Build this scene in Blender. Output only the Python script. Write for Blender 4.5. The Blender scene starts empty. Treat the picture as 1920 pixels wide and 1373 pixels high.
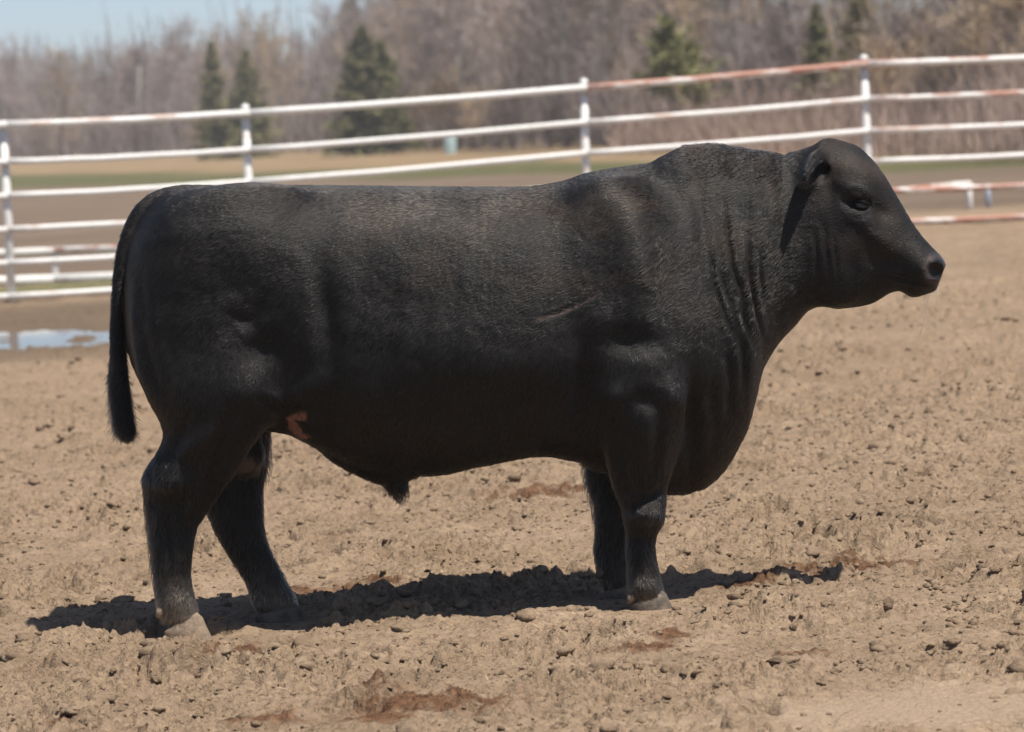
import bpy, bmesh, math, random
import numpy as np
from mathutils import Vector, Matrix

random.seed(7)
rng = np.random.default_rng(7)
SC = bpy.context.scene
COL = SC.collection

# ------------------------------------------------------------------ camera
W0, H0 = 1920.0, 1373.0            # size of the photograph the pixel notes refer to
FPX = 6300.0                       # focal length in those pixels
CAM = np.array([0.0, -10.0, 1.49])
PITCH = math.atan(458.5 / FPX)
ROLL = math.radians(2.4)
_F = np.array([0, math.cos(PITCH), -math.sin(PITCH)])
_R0 = np.array([1.0, 0, 0])
_U0 = np.array([0, math.sin(PITCH), math.cos(PITCH)])
_R = math.cos(ROLL) * _R0 - math.sin(ROLL) * _U0
_U = math.sin(ROLL) * _R0 + math.cos(ROLL) * _U0

cam_data = bpy.data.cameras.new('camera')
cam = bpy.data.objects.new('camera', cam_data)
COL.objects.link(cam)
M = Matrix(((_R[0], _U[0], -_F[0], CAM[0]), (_R[1], _U[1], -_F[1], CAM[1]), (_R[2], _U[2], -_F[2], CAM[2]), (0, 0, 0, 1)))
cam.matrix_world = M
cam_data.sensor_fit = 'HORIZONTAL'
cam_data.sensor_width = 36.0
cam_data.lens = FPX / W0 * 36.0
cam_data.clip_start = 0.1
cam_data.clip_end = 20000
cam_data.dof.use_dof = True
cam_data.dof.focus_distance = 9.85
cam_data.dof.aperture_fstop = 4.9
SC.camera = cam

# ------------------------------------------------------------------ daylight
SUN_TO = Vector((0.33, -0.30, 1.0)).normalized()      # towards the sun
world = bpy.data.worlds.new('World')
SC.world = world
world.use_nodes = True
wn = world.node_tree
bgn = wn.nodes['Background']
sky = wn.nodes.new('ShaderNodeTexSky')
sky.sky_type = 'NISHITA'
sky.sun_disc = False
sky.sun_elevation = math.asin(SUN_TO.z)
sky.sun_rotation = math.atan2(SUN_TO.x, SUN_TO.y)
sky.altitude = 1500
sky.air_density = 0.7
sky.dust_density = 1.7
sky.ozone_density = 1.0
wn.links.new(sky.outputs[0], bgn.inputs[0])
bgn.inputs[1].default_value = 0.09
sl = bpy.data.lights.new('sun', 'SUN')
sl.energy = 4.5
sl.angle = math.radians(0.53)
sl.color = (1.0, 0.955, 0.88)
sun = bpy.data.objects.new('sun', sl)
COL.objects.link(sun)
sun.location = (20, -20, 60)
sun.rotation_euler = SUN_TO.to_track_quat('Z', 'Y').to_euler()

SC.view_settings.view_transform = 'Standard'
SC.view_settings.look = 'None'
SC.view_settings.exposure = 0.60
SC.view_settings.gamma = 1.0
SC.view_settings.use_curve_mapping = False
SC.render.engine = 'CYCLES'
SC.cycles.use_denoising = True
SC.cycles.max_bounces = 5
SC.cycles.diffuse_bounces = 3
SC.cycles.glossy_bounces = 3
SC.cycles.transparent_max_bounces = 6
SC.cycles.volume_bounces = 0

# ------------------------------------------------------------------ pixels and places
def ray(px, py):
    px = np.asarray(px, float); py = np.asarray(py, float)
    d = _F[None] * FPX + _R[None] * (np.atleast_1d(px)[:, None] - W0 / 2) - _U[None] * (np.atleast_1d(py)[:, None] - H0 / 2)
    return d

def at(px, py, Y=0.0):
    """points seen at (px, py) on the upright plane y = Y -> (n, 3)"""
    d = ray(px, py)
    t = (np.broadcast_to(np.asarray(Y, float), d[:, 1].shape) - CAM[1]) / d[:, 1]
    return CAM + d * t[:, None]

def proj(P):
    v = P - CAM
    z = v @ _F
    return W0 / 2 + FPX * (v @ _R) / z, H0 / 2 - FPX * (v @ _U) / z

# ------------------------------------------------------------------ numbers
def hash2(ix, iy, seed):
    h = (ix.astype(np.int64) * 374761393 + iy.astype(np.int64) * 668265263 + seed * 974711) & 0xffffffff
    h = ((h ^ (h >> 13)) * 1274126177) & 0xffffffff
    h = h ^ (h >> 16)
    return (h & 0xffffff) / float(0xffffff)

def vnoise(x, y, seed=0):
    ix = np.floor(x); iy = np.floor(y)
    fx = x - ix; fy = y - iy
    ix = ix.astype(np.int64); iy = iy.astype(np.int64)
    u = fx * fx * fx * (fx * (fx * 6 - 15) + 10); v = fy * fy * fy * (fy * (fy * 6 - 15) + 10)
    def g(i, j, dx, dy):
        a = hash2(i, j, seed) * 2 * np.pi
        return np.cos(a) * dx + np.sin(a) * dy
    n0 = g(ix, iy, fx, fy) * (1 - u) + g(ix + 1, iy, fx - 1, fy) * u
    n1 = g(ix, iy + 1, fx, fy - 1) * (1 - u) + g(ix + 1, iy + 1, fx - 1, fy - 1) * u
    return (n0 * (1 - v) + n1 * v) * 1.5

def fbm(x, y, seed=0, octv=4, gain=0.5):
    s = 0; a = 1.0; f = 1.0
    for k in range(octv):
        s = s + a * vnoise(x * f + 17.3 * k, y * f - 9.1 * k, seed + k)
        a *= gain; f *= 2.03
    return s

def worley2(x, y, seed=0):
    """nearest and second nearest cell distance, and the nearest cell's own number"""
    ix = np.floor(x).astype(np.int64); iy = np.floor(y).astype(np.int64)
    b1_ = np.full(x.shape, 9.0); b2_ = np.full(x.shape, 9.0); cid = np.zeros(x.shape)
    for i in (-1, 0, 1):
        for j in (-1, 0, 1):
            cx = ix + i; cy = iy + j
            d = np.hypot(cx + hash2(cx, cy, seed) - x, cy + hash2(cx, cy, seed + 5) - y)
            m = d < b1_
            b2_ = np.where(m, b1_, np.minimum(b2_, d)); b1_ = np.where(m, d, b1_)
            cid = np.where(m, hash2(cx, cy, seed + 9), cid)
    return b1_, b2_, cid

def smooth01(t):
    t = np.clip(t, 0, 1)
    return t * t * (3 - 2 * t)

def pchip(x, y, xq):
    x = np.asarray(x, float); y = np.asarray(y, float)
    h = np.diff(x); d = np.diff(y) / h
    m = np.zeros_like(y)
    w1 = 2 * h[1:] + h[:-1]; w2 = h[1:] + 2 * h[:-1]
    ok = d[:-1] * d[1:] > 0
    with np.errstate(divide='ignore', invalid='ignore'):
        hm = (w1 + w2) / (w1 / d[:-1] + w2 / d[1:])
    m[1:-1] = np.where(ok, hm, 0)
    m[0] = d[0]; m[-1] = d[-1]
    q = np.clip(xq, x[0], x[-1])
    k = np.clip(np.searchsorted(x, q) - 1, 0, len(h) - 1)
    t = (q - x[k]) / h[k]
    return ((1 + 2 * t) * (1 - t) ** 2 * y[k] + t * (1 - t) ** 2 * h[k] * m[k]
            + t * t * (3 - 2 * t) * y[k + 1] + t * t * (t - 1) * h[k] * m[k + 1])

# ------------------------------------------------------------------ objects
def tag(o, label=None, cat=None, group=None, kind=None):
    if label: o['label'] = label
    if cat: o['category'] = cat
    if group: o['group'] = group
    if kind: o['kind'] = kind
    return o

def mesh_obj(name, verts, faces, mat=None, parent=None, smooth=True):
    me = bpy.data.meshes.new(name)
    if isinstance(verts, np.ndarray) and isinstance(faces, np.ndarray):
        nv, nf = len(verts), len(faces); k = faces.shape[1]
        me.vertices.add(nv); me.vertices.foreach_set('co', verts.astype(np.float32).ravel())
        me.loops.add(nf * k); me.loops.foreach_set('vertex_index', faces.astype(np.int32).ravel())
        me.polygons.add(nf)
        me.polygons.foreach_set('loop_start', np.arange(0, nf * k, k, dtype=np.int32))
        me.update(calc_edges=True)
    else:
        me.from_pydata([tuple(v) for v in verts], [], [tuple(f) for f in faces])
        me.update()
    if smooth:
        me.polygons.foreach_set('use_smooth', np.ones(len(me.polygons), bool))
    o = bpy.data.objects.new(name, me)
    COL.objects.link(o)
    if mat: me.materials.append(mat)
    if parent is not None: o.parent = parent
    return o

def link_copy(o, parent=None):
    c = o.copy(); COL.objects.link(c); c.parent = parent
    return c

def empty(name, loc=(0, 0, 0)):
    o = bpy.data.objects.new(name, None)
    COL.objects.link(o); o.location = loc; o.empty_display_size = 0.2
    return o

def tube(pts, rad, seg=8, caps=True):
    """verts, faces of a tube through pts"""
    pts = np.asarray(pts, float); n = len(pts)
    rad = np.broadcast_to(np.asarray(rad, float), (n,))
    tan = np.gradient(pts, axis=0); tan /= np.linalg.norm(tan, axis=1)[:, None] + 1e-12
    ref = np.array([0, 0, 1.0]) if abs(tan[0][2]) < 0.9 else np.array([1.0, 0, 0])
    V = []
    for i in range(n):
        a = np.cross(tan[i], ref); a /= np.linalg.norm(a) + 1e-12
        b = np.cross(a, tan[i]); ref = b
        th = np.arange(seg) * 2 * np.pi / seg
        V.append(pts[i] + rad[i] * (np.cos(th)[:, None] * a + np.sin(th)[:, None] * b))
    V = np.concatenate(V)
    F = []
    for i in range(n - 1):
        for j in range(seg):
            k = (j + 1) % seg
            F.append((i * seg + j, i * seg + k, (i + 1) * seg + k, (i + 1) * seg + j))
    if caps:
        F.append(tuple(range(seg))[::-1]); F.append(tuple((n - 1) * seg + j for j in range(seg)))
    return V, F

class MB:
    def __init__(s): s.v = []; s.f = []
    def add(s, V, F):
        b = len(s.v); s.v.extend([tuple(v) for v in V]); s.f.extend([tuple(i + b for i in f) for f in F])
    def build(s, name, mat, parent=None, smooth=True): return mesh_obj(name, s.v, s.f, mat, parent, smooth)

# ------------------------------------------------------------------ materials
def new_mat(name, rough=0.8, color=(0.5, 0.5, 0.5), spec=0.3):
    m = bpy.data.materials.new(name); m.use_nodes = True
    nt = m.node_tree; b = nt.nodes['Principled BSDF']
    b.inputs['Base Color'].default_value = (*color, 1)
    b.inputs['Roughness'].default_value = rough
    b.inputs['Specular IOR Level'].default_value = spec
    return m, nt, b

def node(nt, typ, **kw):
    n = nt.nodes.new(typ)
    for k, v in kw.items():
        if k.startswith('i_'): n.inputs[k[2:].replace('_', ' ')].default_value = v
        else: setattr(n, k, v)
    return n

def noise(nt, scale, detail=4, rough=0.55, coord=None, dist=0.0):
    n = node(nt, 'ShaderNodeTexNoise', i_Scale=scale, i_Detail=detail, i_Roughness=rough, i_Distortion=dist)
    if coord is not None: nt.links.new(coord, n.inputs['Vector'])
    return n.outputs[0]

def ramp(nt, fac, stops):
    r = nt.nodes.new('ShaderNodeValToRGB')
    el = r.color_ramp.elements
    while len(el) < len(stops): el.new(0.5)
    for e, (p, c) in zip(el, stops):
        e.position = p; e.color = (*c, 1) if len(c) == 3 else c
    nt.links.new(fac, r.inputs[0])
    return r.outputs[0]

def mixc(nt, fac, a, b, mode='MIX'):
    n = nt.nodes.new('ShaderNodeMix'); n.data_type = 'RGBA'; n.blend_type = mode
    for s, v in (('Factor', fac),):
        if isinstance(v, (int, float)): n.inputs[0].default_value = v
        else: nt.links.new(v, n.inputs[0])
    for idx, v in ((6, a), (7, b)):
        if isinstance(v, tuple): n.inputs[idx].default_value = (*v, 1) if len(v) == 3 else v
        else: nt.links.new(v, n.inputs[idx])
    return n.outputs[2]

def bump(nt, bsdf, height, strength, dist):
    n = node(nt, 'ShaderNodeBump', i_Strength=strength, i_Distance=dist)
    nt.links.new(height, n.inputs['Height'])
    nt.links.new(n.outputs[0], bsdf.inputs['Normal'])
    return n
# ==================================================================== ground
def lay(x, y):
    """broad lie of the land"""
    x = np.asarray(x, float); y = np.asarray(y, float)
    xc = 14 * np.tanh(x / 14); yc = np.where(y > 22, 22 + 4 * np.tanh((y - 22) / 4), y); yc = np.maximum(yc, -6)
    dip = pchip([-60., -7., -4.7, -2.5, .8, 3.6, 6.6, 9.8, 60.], [0, 0, .05, .08, .06, .035, .12, .19, .25], x) * smooth01(y / 18)
    return .030 + .0243 * xc + .00729 * yc + .00035 * xc * yc - dip

def on_ground(px, py, n=60):
    """where the line of sight through a pixel meets the lie of the land"""
    d = ray(px, py); t = np.full(len(d), 9.0 / FPX)
    lo = np.full(len(d), 3.0 / FPX); hi = np.full(len(d), 2500.0 / FPX)
    for _ in range(n):
        t = (lo + hi) / 2; p = CAM + d * t[:, None]
        below = p[:, 2] < lay(p[:, 0], p[:, 1])
        hi = np.where(below, t, hi); lo = np.where(below, lo, t)
    return CAM + d * t[:, None]

HOOVES = [P for P in (at([355], [1200], -.175)[0], at([1224], [1143], -.175)[0], at([530], [1166], .135)[0], at([1172], [1121], .135)[0])]
PUD = on_ground([-60, 40, 120, 205, 230], [642, 638, 632, 630, 626])
pud_c = on_ground([95], [626])[0]
prng = np.random.default_rng(21)
PITS = np.stack([prng.uniform(-2.6, 2.6, 260), prng.uniform(-2.4, 9, 260), prng.uniform(.045, .095, 260), prng.uniform(.028, .060, 260), prng.uniform(0, 3.14, 260)], 1)
sm_c = on_ground([1800], [1345])[0]

def rough(x, y, D):
    """trampled dry mud on top of lay(); fine octaves fade with distance D"""
    fine = np.clip((36 - D) / 14, 0, 1); mid_ = np.clip((60 - D) / 30, 0, 1)
    wx = x + .050 * vnoise(x * 7, y * 7, 91) + .012 * vnoise(x * 31, y * 31, 93); wy = y + .050 * vnoise(x * 7, y * 7, 92) + .012 * vnoise(x * 31, y * 31, 94)
    h = .020 * fbm(x * 1.3, y * 1.3, 3, 2) * mid_ + .012 * fbm(wx * 4.2, wy * 4.2, 11, 3) * mid_
    rg = smooth01(.5 + 1.0 * fbm(x * 1.5 + 4, y * 1.5, 31, 3))            # some places are more broken up
    for sc_, am, sd_, gap in ((5.5, .024, 51, .12), (13, .0200, 55, .12), (34, .0130, 61, .16), (70, .0065, 71, .22)):
        d1, d2, ci = worley2(wx * sc_ + sd_, wy * sc_, sd_)
        ed = smooth01((d2 - d1) / gap)                                      # broken plates with a crack round each
        h += am * (np.clip(ci - .35, 0, 1) * 1.5 * ed - .45 * (1 - ed)) * fine * (.25 + .85 * rg)
    h += .010 * fbm(x * 26, y * 26, 82, 3) * fine * (.4 + .7 * rg)
    sm = smooth01(1.25 - np.hypot((x - sm_c[0]) / .75, (y - sm_c[1] - .1 * x) / .42) + .35 * fbm(x * 5, y * 5, 33, 2))
    h *= 1 - .85 * sm
    near_ = (D < 20)
    if near_.any():
        xs, ys = x[near_], y[near_]; hp_ = np.zeros(len(xs))
        for px_, py_, r_, d_, a_ in PITS:
            k = (np.abs(xs - px_) < .3) & (np.abs(ys - py_) < .3)
            if not k.any(): continue
            dx, dy = xs[k] - px_, ys[k] - py_
            u = (dx * math.cos(a_) + dy * math.sin(a_)) / r_; v = (-dx * math.sin(a_) + dy * math.cos(a_)) / (r_ * .75)
            q_ = np.hypot(u, v)
            hp_[k] += -d_ * smooth01((1.05 - q_) / .28) + .45 * d_ * np.exp(-((q_ - 1.35) / .28) ** 2)
        h[near_] += hp_ * (1 - .85 * sm[near_])
    for p in HOOVES:
        w = np.exp(-(((x - p[0] - .02) / .12) ** 2 + ((y - p[1] + .05) / .17) ** 2) ** 2)
        h = h * (1 - w) + w * (p[2] - lay(x, y) + .006)
    # wet hollow by the fence
    pm = smooth01(1.6 - np.hypot((x - pud_c[0]) / 1.35, (y - pud_c[1]) / 1.5) )
    h = h * (1 - .35 * pm) - .050 * pm + .022 * fbm(x * 1.6, y * .9, 35, 2) * pm
    return h

rows = [-3.4]
while rows[-1] < 900:
    D = rows[-1] + 10
    rows.append(rows[-1] + (.0105 * (D / 9) if D < 13.5 else .0105 * (D / 9) + (D - 13.5) * .006 if D < 45 else .20 * (D / 45) ** 2.2))
rows = np.array(rows)
NC = 560
s_in = np.linspace(-1, 1, NC)
s_out = 1 + np.geomspace(.02, 14, 26)
S_ = np.concatenate([-s_out[::-1], s_in, s_out])
Dr = rows + 10
GX = S_[None, :] * (.163 * Dr + .75)[:, None] + 0 * rows[:, None]
GY = np.repeat(rows[:, None], len(S_), 1)
gxf, gyf = GX.ravel(), GY.ravel(); Df = gyf + 10 + np.maximum(0, np.abs(gxf) - .17 * (gyf + 10) - .8) * 4
gz0 = lay(gxf, gyf)
gzr = np.zeros_like(gz0); m_ = Df < 62
gzr[m_] = rough(gxf[m_], gyf[m_], Df[m_])
GV = np.stack([gxf, gyf, gz0 + gzr], 1)
nr, ncs = GX.shape
ii = (np.arange(nr - 1)[:, None] * ncs + np.arange(ncs - 1)[None, :]).ravel()
GQ = np.stack([ii, ii + 1, ii + ncs + 1, ii + ncs], 1)

# what the land is: bare soil, green strip, dry grass (borders noted in the photograph, then laid on the land)
def border(pts):
    p = on_ground([a for a, b in pts], [b for a, b in pts]); o = np.argsort(p[:, 0]); return p[o, 0], p[o, 1]
b1 = border([(20, 351), (250, 347), (640, 336), (1000, 325), (1300, 323), (1700, 321)])
b2 = border([(20, 327), (250, 325), (640, 319), (1000, 303), (1300, 309)])
def beyond(b, x, y, w): return smooth01((y - np.interp(x, *b)) / w + .5)
zg = beyond(b1, gxf, gyf + 3 * fbm(gxf * .1, gyf * .1, 8, 2), 7) ; zd = beyond(b2, gxf, gyf + 6 * fbm(gxf * .06, gyf * .06, 9, 2), 18)
fl = on_ground([-200, 22, 470, 1105, 1640, 2100], [575, 557, 513, 470, 425, 398])      # line of the fence foot
fy = np.interp(gxf, fl[:, 0], fl[:, 1])
verge = 1.25 * np.exp(-((gyf - fy - 1.2 + .5 * fbm(gxf * 1.5, gyf * 1.5, 14, 2)) / 1.3) ** 2) * smooth01((-gxf + 2.0) / 3) * .9 + .55 * np.exp(-((gyf - fy + .2) / .35) ** 2) * smooth01(.5 + fbm(gxf * 3, gyf * 3, 15, 2))
field_far = smooth01((gyf - fy - 1.5) / 3)

# reddish-brown dung trodden into the mud
DUNG = [(1595, 1062, .20, .14), (1405, 1100, .10, .08), (820, 1330, .26, .16), (700, 1350, .12, .10), (440, 1238, .085, .10), (1255, 1205, .085, .07), (620, 1104, .20, .07), (690, 1300, .05, .07),
        (1500, 1232, .07, .05), (1700, 1058, .10, .06), (1470, 1105, .06, .05), (915, 1318, .09, .07), (500, 1350, .12, .08), (270, 1306, .03, .03), (1010, 930, .2, .2), (110, 1366, .06, .05), (1190, 1222, .10, .06)]
dun = np.zeros_like(gxf)
dn_n = fbm(gxf * 9, gyf * 9, 44, 3)
DP = on_ground([d_[0] for d_ in DUNG], [d_[1] for d_ in DUNG])
for p, d_ in zip(DP, DUNG):
    d_ = (d_[0], d_[1], d_[2] * .85, d_[3] * .9); k = (np.abs(gxf - p[0]) < d_[2] * 2) & (np.abs(gyf - p[1]) < d_[3] * 2.2)
    dun[k] = np.maximum(dun[k], smooth01(1.35 - np.hypot((gxf[k] - p[0]) / d_[2], (gyf[k] - p[1]) / d_[3]) + .9 * dn_n[k]))
GV[:, 2] += .005 * dun
smo = smooth01(1.25 - np.hypot((gxf - sm_c[0]) / .75, (gyf - sm_c[1] - .1 * gxf) / .42) + .35 * fbm(gxf * 5, gyf * 5, 33, 2)) * (gyf < 0)
damp = smooth01(1.9 - np.hypot((gxf - pud_c[0]) / 2.2, (gyf - pud_c[1] - .8) / 2.8))

def ground_mat():
    m, nt, b = new_mat('dry_trampled_mud', .95, (.36, .25, .16), .12)
    A = lambda n: node(nt, 'ShaderNodeAttribute', attribute_name=n).outputs['Fac']
    tc = nt.nodes.new('ShaderNodeTexCoord').outputs['Object']
    big_ = noise(nt, .9, 4, .6, tc); med = noise(nt, 7, 5, .6, tc); sml = noise(nt, 55, 4, .65, tc)
    c = ramp(nt, med, [(.25, (.205, .140, .088)), (.5, (.335, .238, .155)), (.75, (.440, .320, .215))])
    c = mixc(nt, .55, c, ramp(nt, big_, [(.3, (.235, .163, .105)), (.7, (.380, .275, .184))]))
    c = mixc(nt, ramp(nt, sml, [(.33, (.75, .75, .75)), (.48, (0, 0, 0))]), c, (.115, .079, .053))
    c = mixc(nt, A('packed'), c, (.44, .325, .22))
    c = mixc(nt, A('damp'), c, (.13, .093, .062))
    dm_ = node(nt, 'ShaderNodeMath', operation='MULTIPLY'); nt.links.new(A('dung'), dm_.inputs[0]); dm_.inputs[1].default_value = .90
    c = mixc(nt, dm_.outputs[0], c, ramp(nt, sml, [(.35, (.062, .028, .015)), (.65, (.200, .098, .050))]))
    fc = ramp(nt, noise(nt, .22, 4, .6, tc), [(.35, (.155, .112, .078)), (.65, (.205, .150, .106))])
    c = mixc(nt, A('field'), c, fc)
    gr = ramp(nt, noise(nt, 2.2, 4, .6, tc), [(.35, (.080, .082, .034)), (.65, (.140, .130, .060))])
    c = mixc(nt, A('green'), c, gr)
    dg = ramp(nt, noise(nt, .35, 3, .6, tc), [(.35, (.225, .155, .088)), (.65, (.30, .212, .122))])
    c = mixc(nt, A('dry'), c, dg)
    c = mixc(nt, A('verge'), c, ramp(nt, noise(nt, 12, 3, .6, tc), [(.35, (.10, .115, .04)), (.65, (.24, .20, .11))]))
    nt.links.new(c, b.inputs['Base Color'])
    hb_ = mixc(nt, .45, ramp(nt, noise(nt, 48, 5, .68, tc, .6), [(.32, (0, 0, 0)), (.62, (1, 1, 1))]), noise(nt, 150, 4, .7, tc))
    bump(nt, b, hb_, .85, .0145)
    return m
MAT_DIRT = ground_mat()
ground = mesh_obj('ground', GV, GQ, MAT_DIRT)
tag(ground, 'dry tan trampled dirt of the pen and the fields beyond', 'ground', kind='structure')
def attr(me, name, v):
    a = me.attributes.new(name, 'FLOAT', 'POINT'); a.data.foreach_set('value', np.asarray(v, np.float32))
for n_, v_ in (('dung', dun), ('field', field_far), ('green', zg), ('dry', zd), ('verge', np.clip(verge, 0, 1)), ('damp', damp * .8), ('packed', smo * .7)):
    attr(ground.data, n_, v_)

def top_of_ground(x, y):
    x = np.atleast_1d(np.asarray(x, float)); y = np.atleast_1d(np.asarray(y, float))
    return lay(x, y) + rough(x, y, y + 10)

# puddle in the hollow
wz = float(lay(pud_c[0], pud_c[1])) - .034
wm, wnt, wb = new_mat('puddle_water', .03, (.10, .075, .05), .5)
wb.inputs['IOR'].default_value = 1.33
wtc = wnt.nodes.new('ShaderNodeTexCoord').outputs['Object']
bump(wnt, wb, noise(wnt, 9, 2, .5, wtc), .05, .01)
an = np.linspace(0, 2 * np.pi, 48, endpoint=False)
pv = [(pud_c[0] + 2.3 * math.cos(a), pud_c[1] + 2.6 * math.sin(a), wz) for a in an]
pud = mesh_obj('puddle', pv, [tuple(range(48))], wm)
tag(pud, 'shallow muddy puddle reflecting the sky near the fence', 'puddle', kind='structure')

# ==================================================================== fences
def pipe_mat(name, peel, red):
    m, nt, b = new_mat(name, .5, (.8, .8, .78), .4)
    g = nt.nodes.new('ShaderNodeNewGeometry')
    mp = node(nt, 'ShaderNodeMapping'); mp.inputs['Scale'].default_value = (2.2, 7, 14)
    nt.links.new(g.outputs['Position'], mp.inputs['Vector'])
    n1_ = noise(nt, 1.0, 5, .62, mp.outputs[0]); n2_ = noise(nt, 22, 4, .6, g.outputs['Position'])
    w = ramp(nt, n2_, [(.3, (.64, .62, .58)), (.7, (.78, .76, .73))])
    nz = node(nt, 'ShaderNodeSeparateXYZ'); nt.links.new(g.outputs['Normal'], nz.inputs[0])
    ad = node(nt, 'ShaderNodeMath', operation='MULTIPLY_ADD'); nt.links.new(nz.outputs['Z'], ad.inputs[0]); ad.inputs[1].default_value = .06; nt.links.new(n1_, ad.inputs[2])
    fac = ramp(nt, ad.outputs[0], [(peel, (0, 0, 0)), (peel + .10, (1, 1, 1))])
    c = mixc(nt, fac, w, red)
    rust_ = ramp(nt, n2_, [(.66, (0, 0, 0)), (.74, (.6, .6, .6))])
    c = mixc(nt, rust_, c, (.16, .08, .045))
    nt.links.new(c, b.inputs['Base Color'])
    return m
RED = (.38, .17, .115); PINK = (.50, .33, .26)
PM = [pipe_mat('white_paint_sound', .66, PINK), pipe_mat('white_paint_worn', .57, PINK), pipe_mat('white_paint_peeling', .51, RED), pipe_mat('red_primer_bared', .42, RED)]

fence = empty('pipe_fence', tuple(on_ground([960], [480])[0]))
tag(fence, 'white six-rail pipe fence with peeling red primer running behind the bull', 'fence')
f_loc = np.array(fence.location)
# px of each post's foot, then y of each rail at it, and its distance
POSTS = [(-480, [262, 330, 394, 458, 520, 584], 20.9), (14, [233.5, 303.5, 367, 430, 493, 556], 21.5), (468, [212, 281, 341, 402, 464, 524], 22.05), (1100, [164, 229, 287, 347, 408, 468], 22.6),
         (1628, [119, 185.5, 245.5, 303, 359, 418], 23.15), (2180, [97, 160, 220, 277, 334, 392], 23.7), (2760, [72, 134, 192, 249, 305, 362], 24.2)]
posts_w = []
for px_, ry_, Yp in POSTS:
    posts_w.append([P_ for P_ in at([px_] * 6, ry_, Yp)])
for k, (px_, ry_, Yp) in enumerate(POSTS):
    T = posts_w[k]
    base = T[5].copy(); lean = (T[0] - T[5]); 
    x0 = T[3][0]
    zt_ = T[0][2] + (.05 if k != 1 else .0); gzb = float(lay(x0, Yp)) - .12
    pr = np.random.default_rng(k)
    tl = pr.normal(0, .006)
    V, F = tube([(x0 - tl, Yp + .055, gzb), (x0, Yp + .055, (gzb + zt_) / 2), (x0 + tl, Yp + .055, zt_)] - f_loc, [.042, .041, .040], 14)
    po = mesh_obj('post', V, F, PM[1], fence)
    bm = bmesh.new(); bmesh.ops.create_uvsphere(bm, u_segments=14, v_segments=8, radius=.044)
    for v in bm.verts: v.co.z = max(-.02, v.co.z) * .9
    me = bpy.data.meshes.new('post_cap'); bm.to_mesh(me); bm.free(); me.materials.append(PM[0])
    for p_ in me.polygons: p_.use_smooth = True
    cp = bpy.data.objects.new('post_cap', me); COL.objects.link(cp); cp.parent = po
    cp.location = tuple(np.array((x0 + tl, Yp + .055, zt_)) - f_loc)
PEEL = {3: [3, 1, 0, 0, 1, 1], 4: [2, 2, 1, 1, 3, 3], 5: [2, 1, 1, 1, 2, 2], 1: [1, 0, 0, 2, 0, 1], 2: [0, 0, 0, 0, 1, 1], 0: [1, 0, 0, 1, 0, 1]}
for k in range(len(POSTS) - 1):
    for r in range(6):
        a, b = posts_w[k][r], posts_w[k + 1][r]
        pr = np.random.default_rng(100 + k * 7 + r)
        pts = []
        for t in np.linspace(0, 1, 9):
            p = a + (b - a) * t; p = p + np.array([0, 0, -.012 * math.sin(math.pi * t) + pr.normal(0, .0014)]); pts.append(p - f_loc)
        V, F = tube(pts, .036 if r == 0 else .030, 10)
        mesh_obj('rail', V, F, PM[PEEL[k][r]], fence)

low = empty('low_pipe_fence', tuple(on_ground([100], [520])[0]))
tag(low, 'low cream and pink two-rail pipe fence just beyond the tall one', 'fence')
l_loc = np.array(low.location)
L1 = [(-500, 494, 24.4), (100, 470, 25.0), (620, 448, 25.6), (1200, 404, 26.3), (1818, 345, 27.0)]
top_l = [at([a], [b], c)[0] for a, b, c in L1]
bot_l = [at([a], [b], c)[0] for a, b, c in [(-500, 545, 24.4), (100, 524, 25.0), (620, 502, 25.6), (1200, 462, 26.3), (1818, 414, 27.0)]]
for k in range(4):
    V, F = tube([top_l[k] - l_loc, (top_l[k] + top_l[k + 1]) / 2 - l_loc, top_l[k + 1] - l_loc], .038, 10); mesh_obj('rail', V, F, PM[2 if k < 3 else 3], low)
    V, F = tube([bot_l[k] - l_loc, (bot_l[k] + bot_l[k + 1]) / 2 - l_loc, bot_l[k + 1] - l_loc], .055, 10); mesh_obj('rail', V, F, PM[1], low)
for k in range(4):
    for t in (np.array([0, .5]) if k < 3 else np.array([0, .5, 1.0])):
        a = top_l[k] + (top_l[k + 1] - top_l[k]) * t
        V, F = tube([(a[0], a[1] + .06, float(lay(a[0], a[1])) - .15), (a[0], a[1] + .06, (a[2] + float(lay(a[0], a[1]))) / 2), (a[0], a[1] + .06, a[2] + .02)] - l_loc, .036, 10)
        mesh_obj('post', V, F, PM[1], low)
gmt, gnt, gb = new_mat('galvanised_steel', .45, (.34, .37, .42), .5); gb.inputs['Metallic'].default_value = .4
a = at([1852], [345], 27.6)[0]
V, F = tube([(a[0], a[1], float(lay(a[0], a[1])) - .1), (a[0], a[1], a[2] * .5 + .1), (a[0], a[1], a[2])], [.032, .032, .030], 10)
gp = mesh_obj('steel_post', V, F, gmt); tag(gp, 'short grey steel post standing alone beyond the tall pipe fence', 'post')
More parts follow.
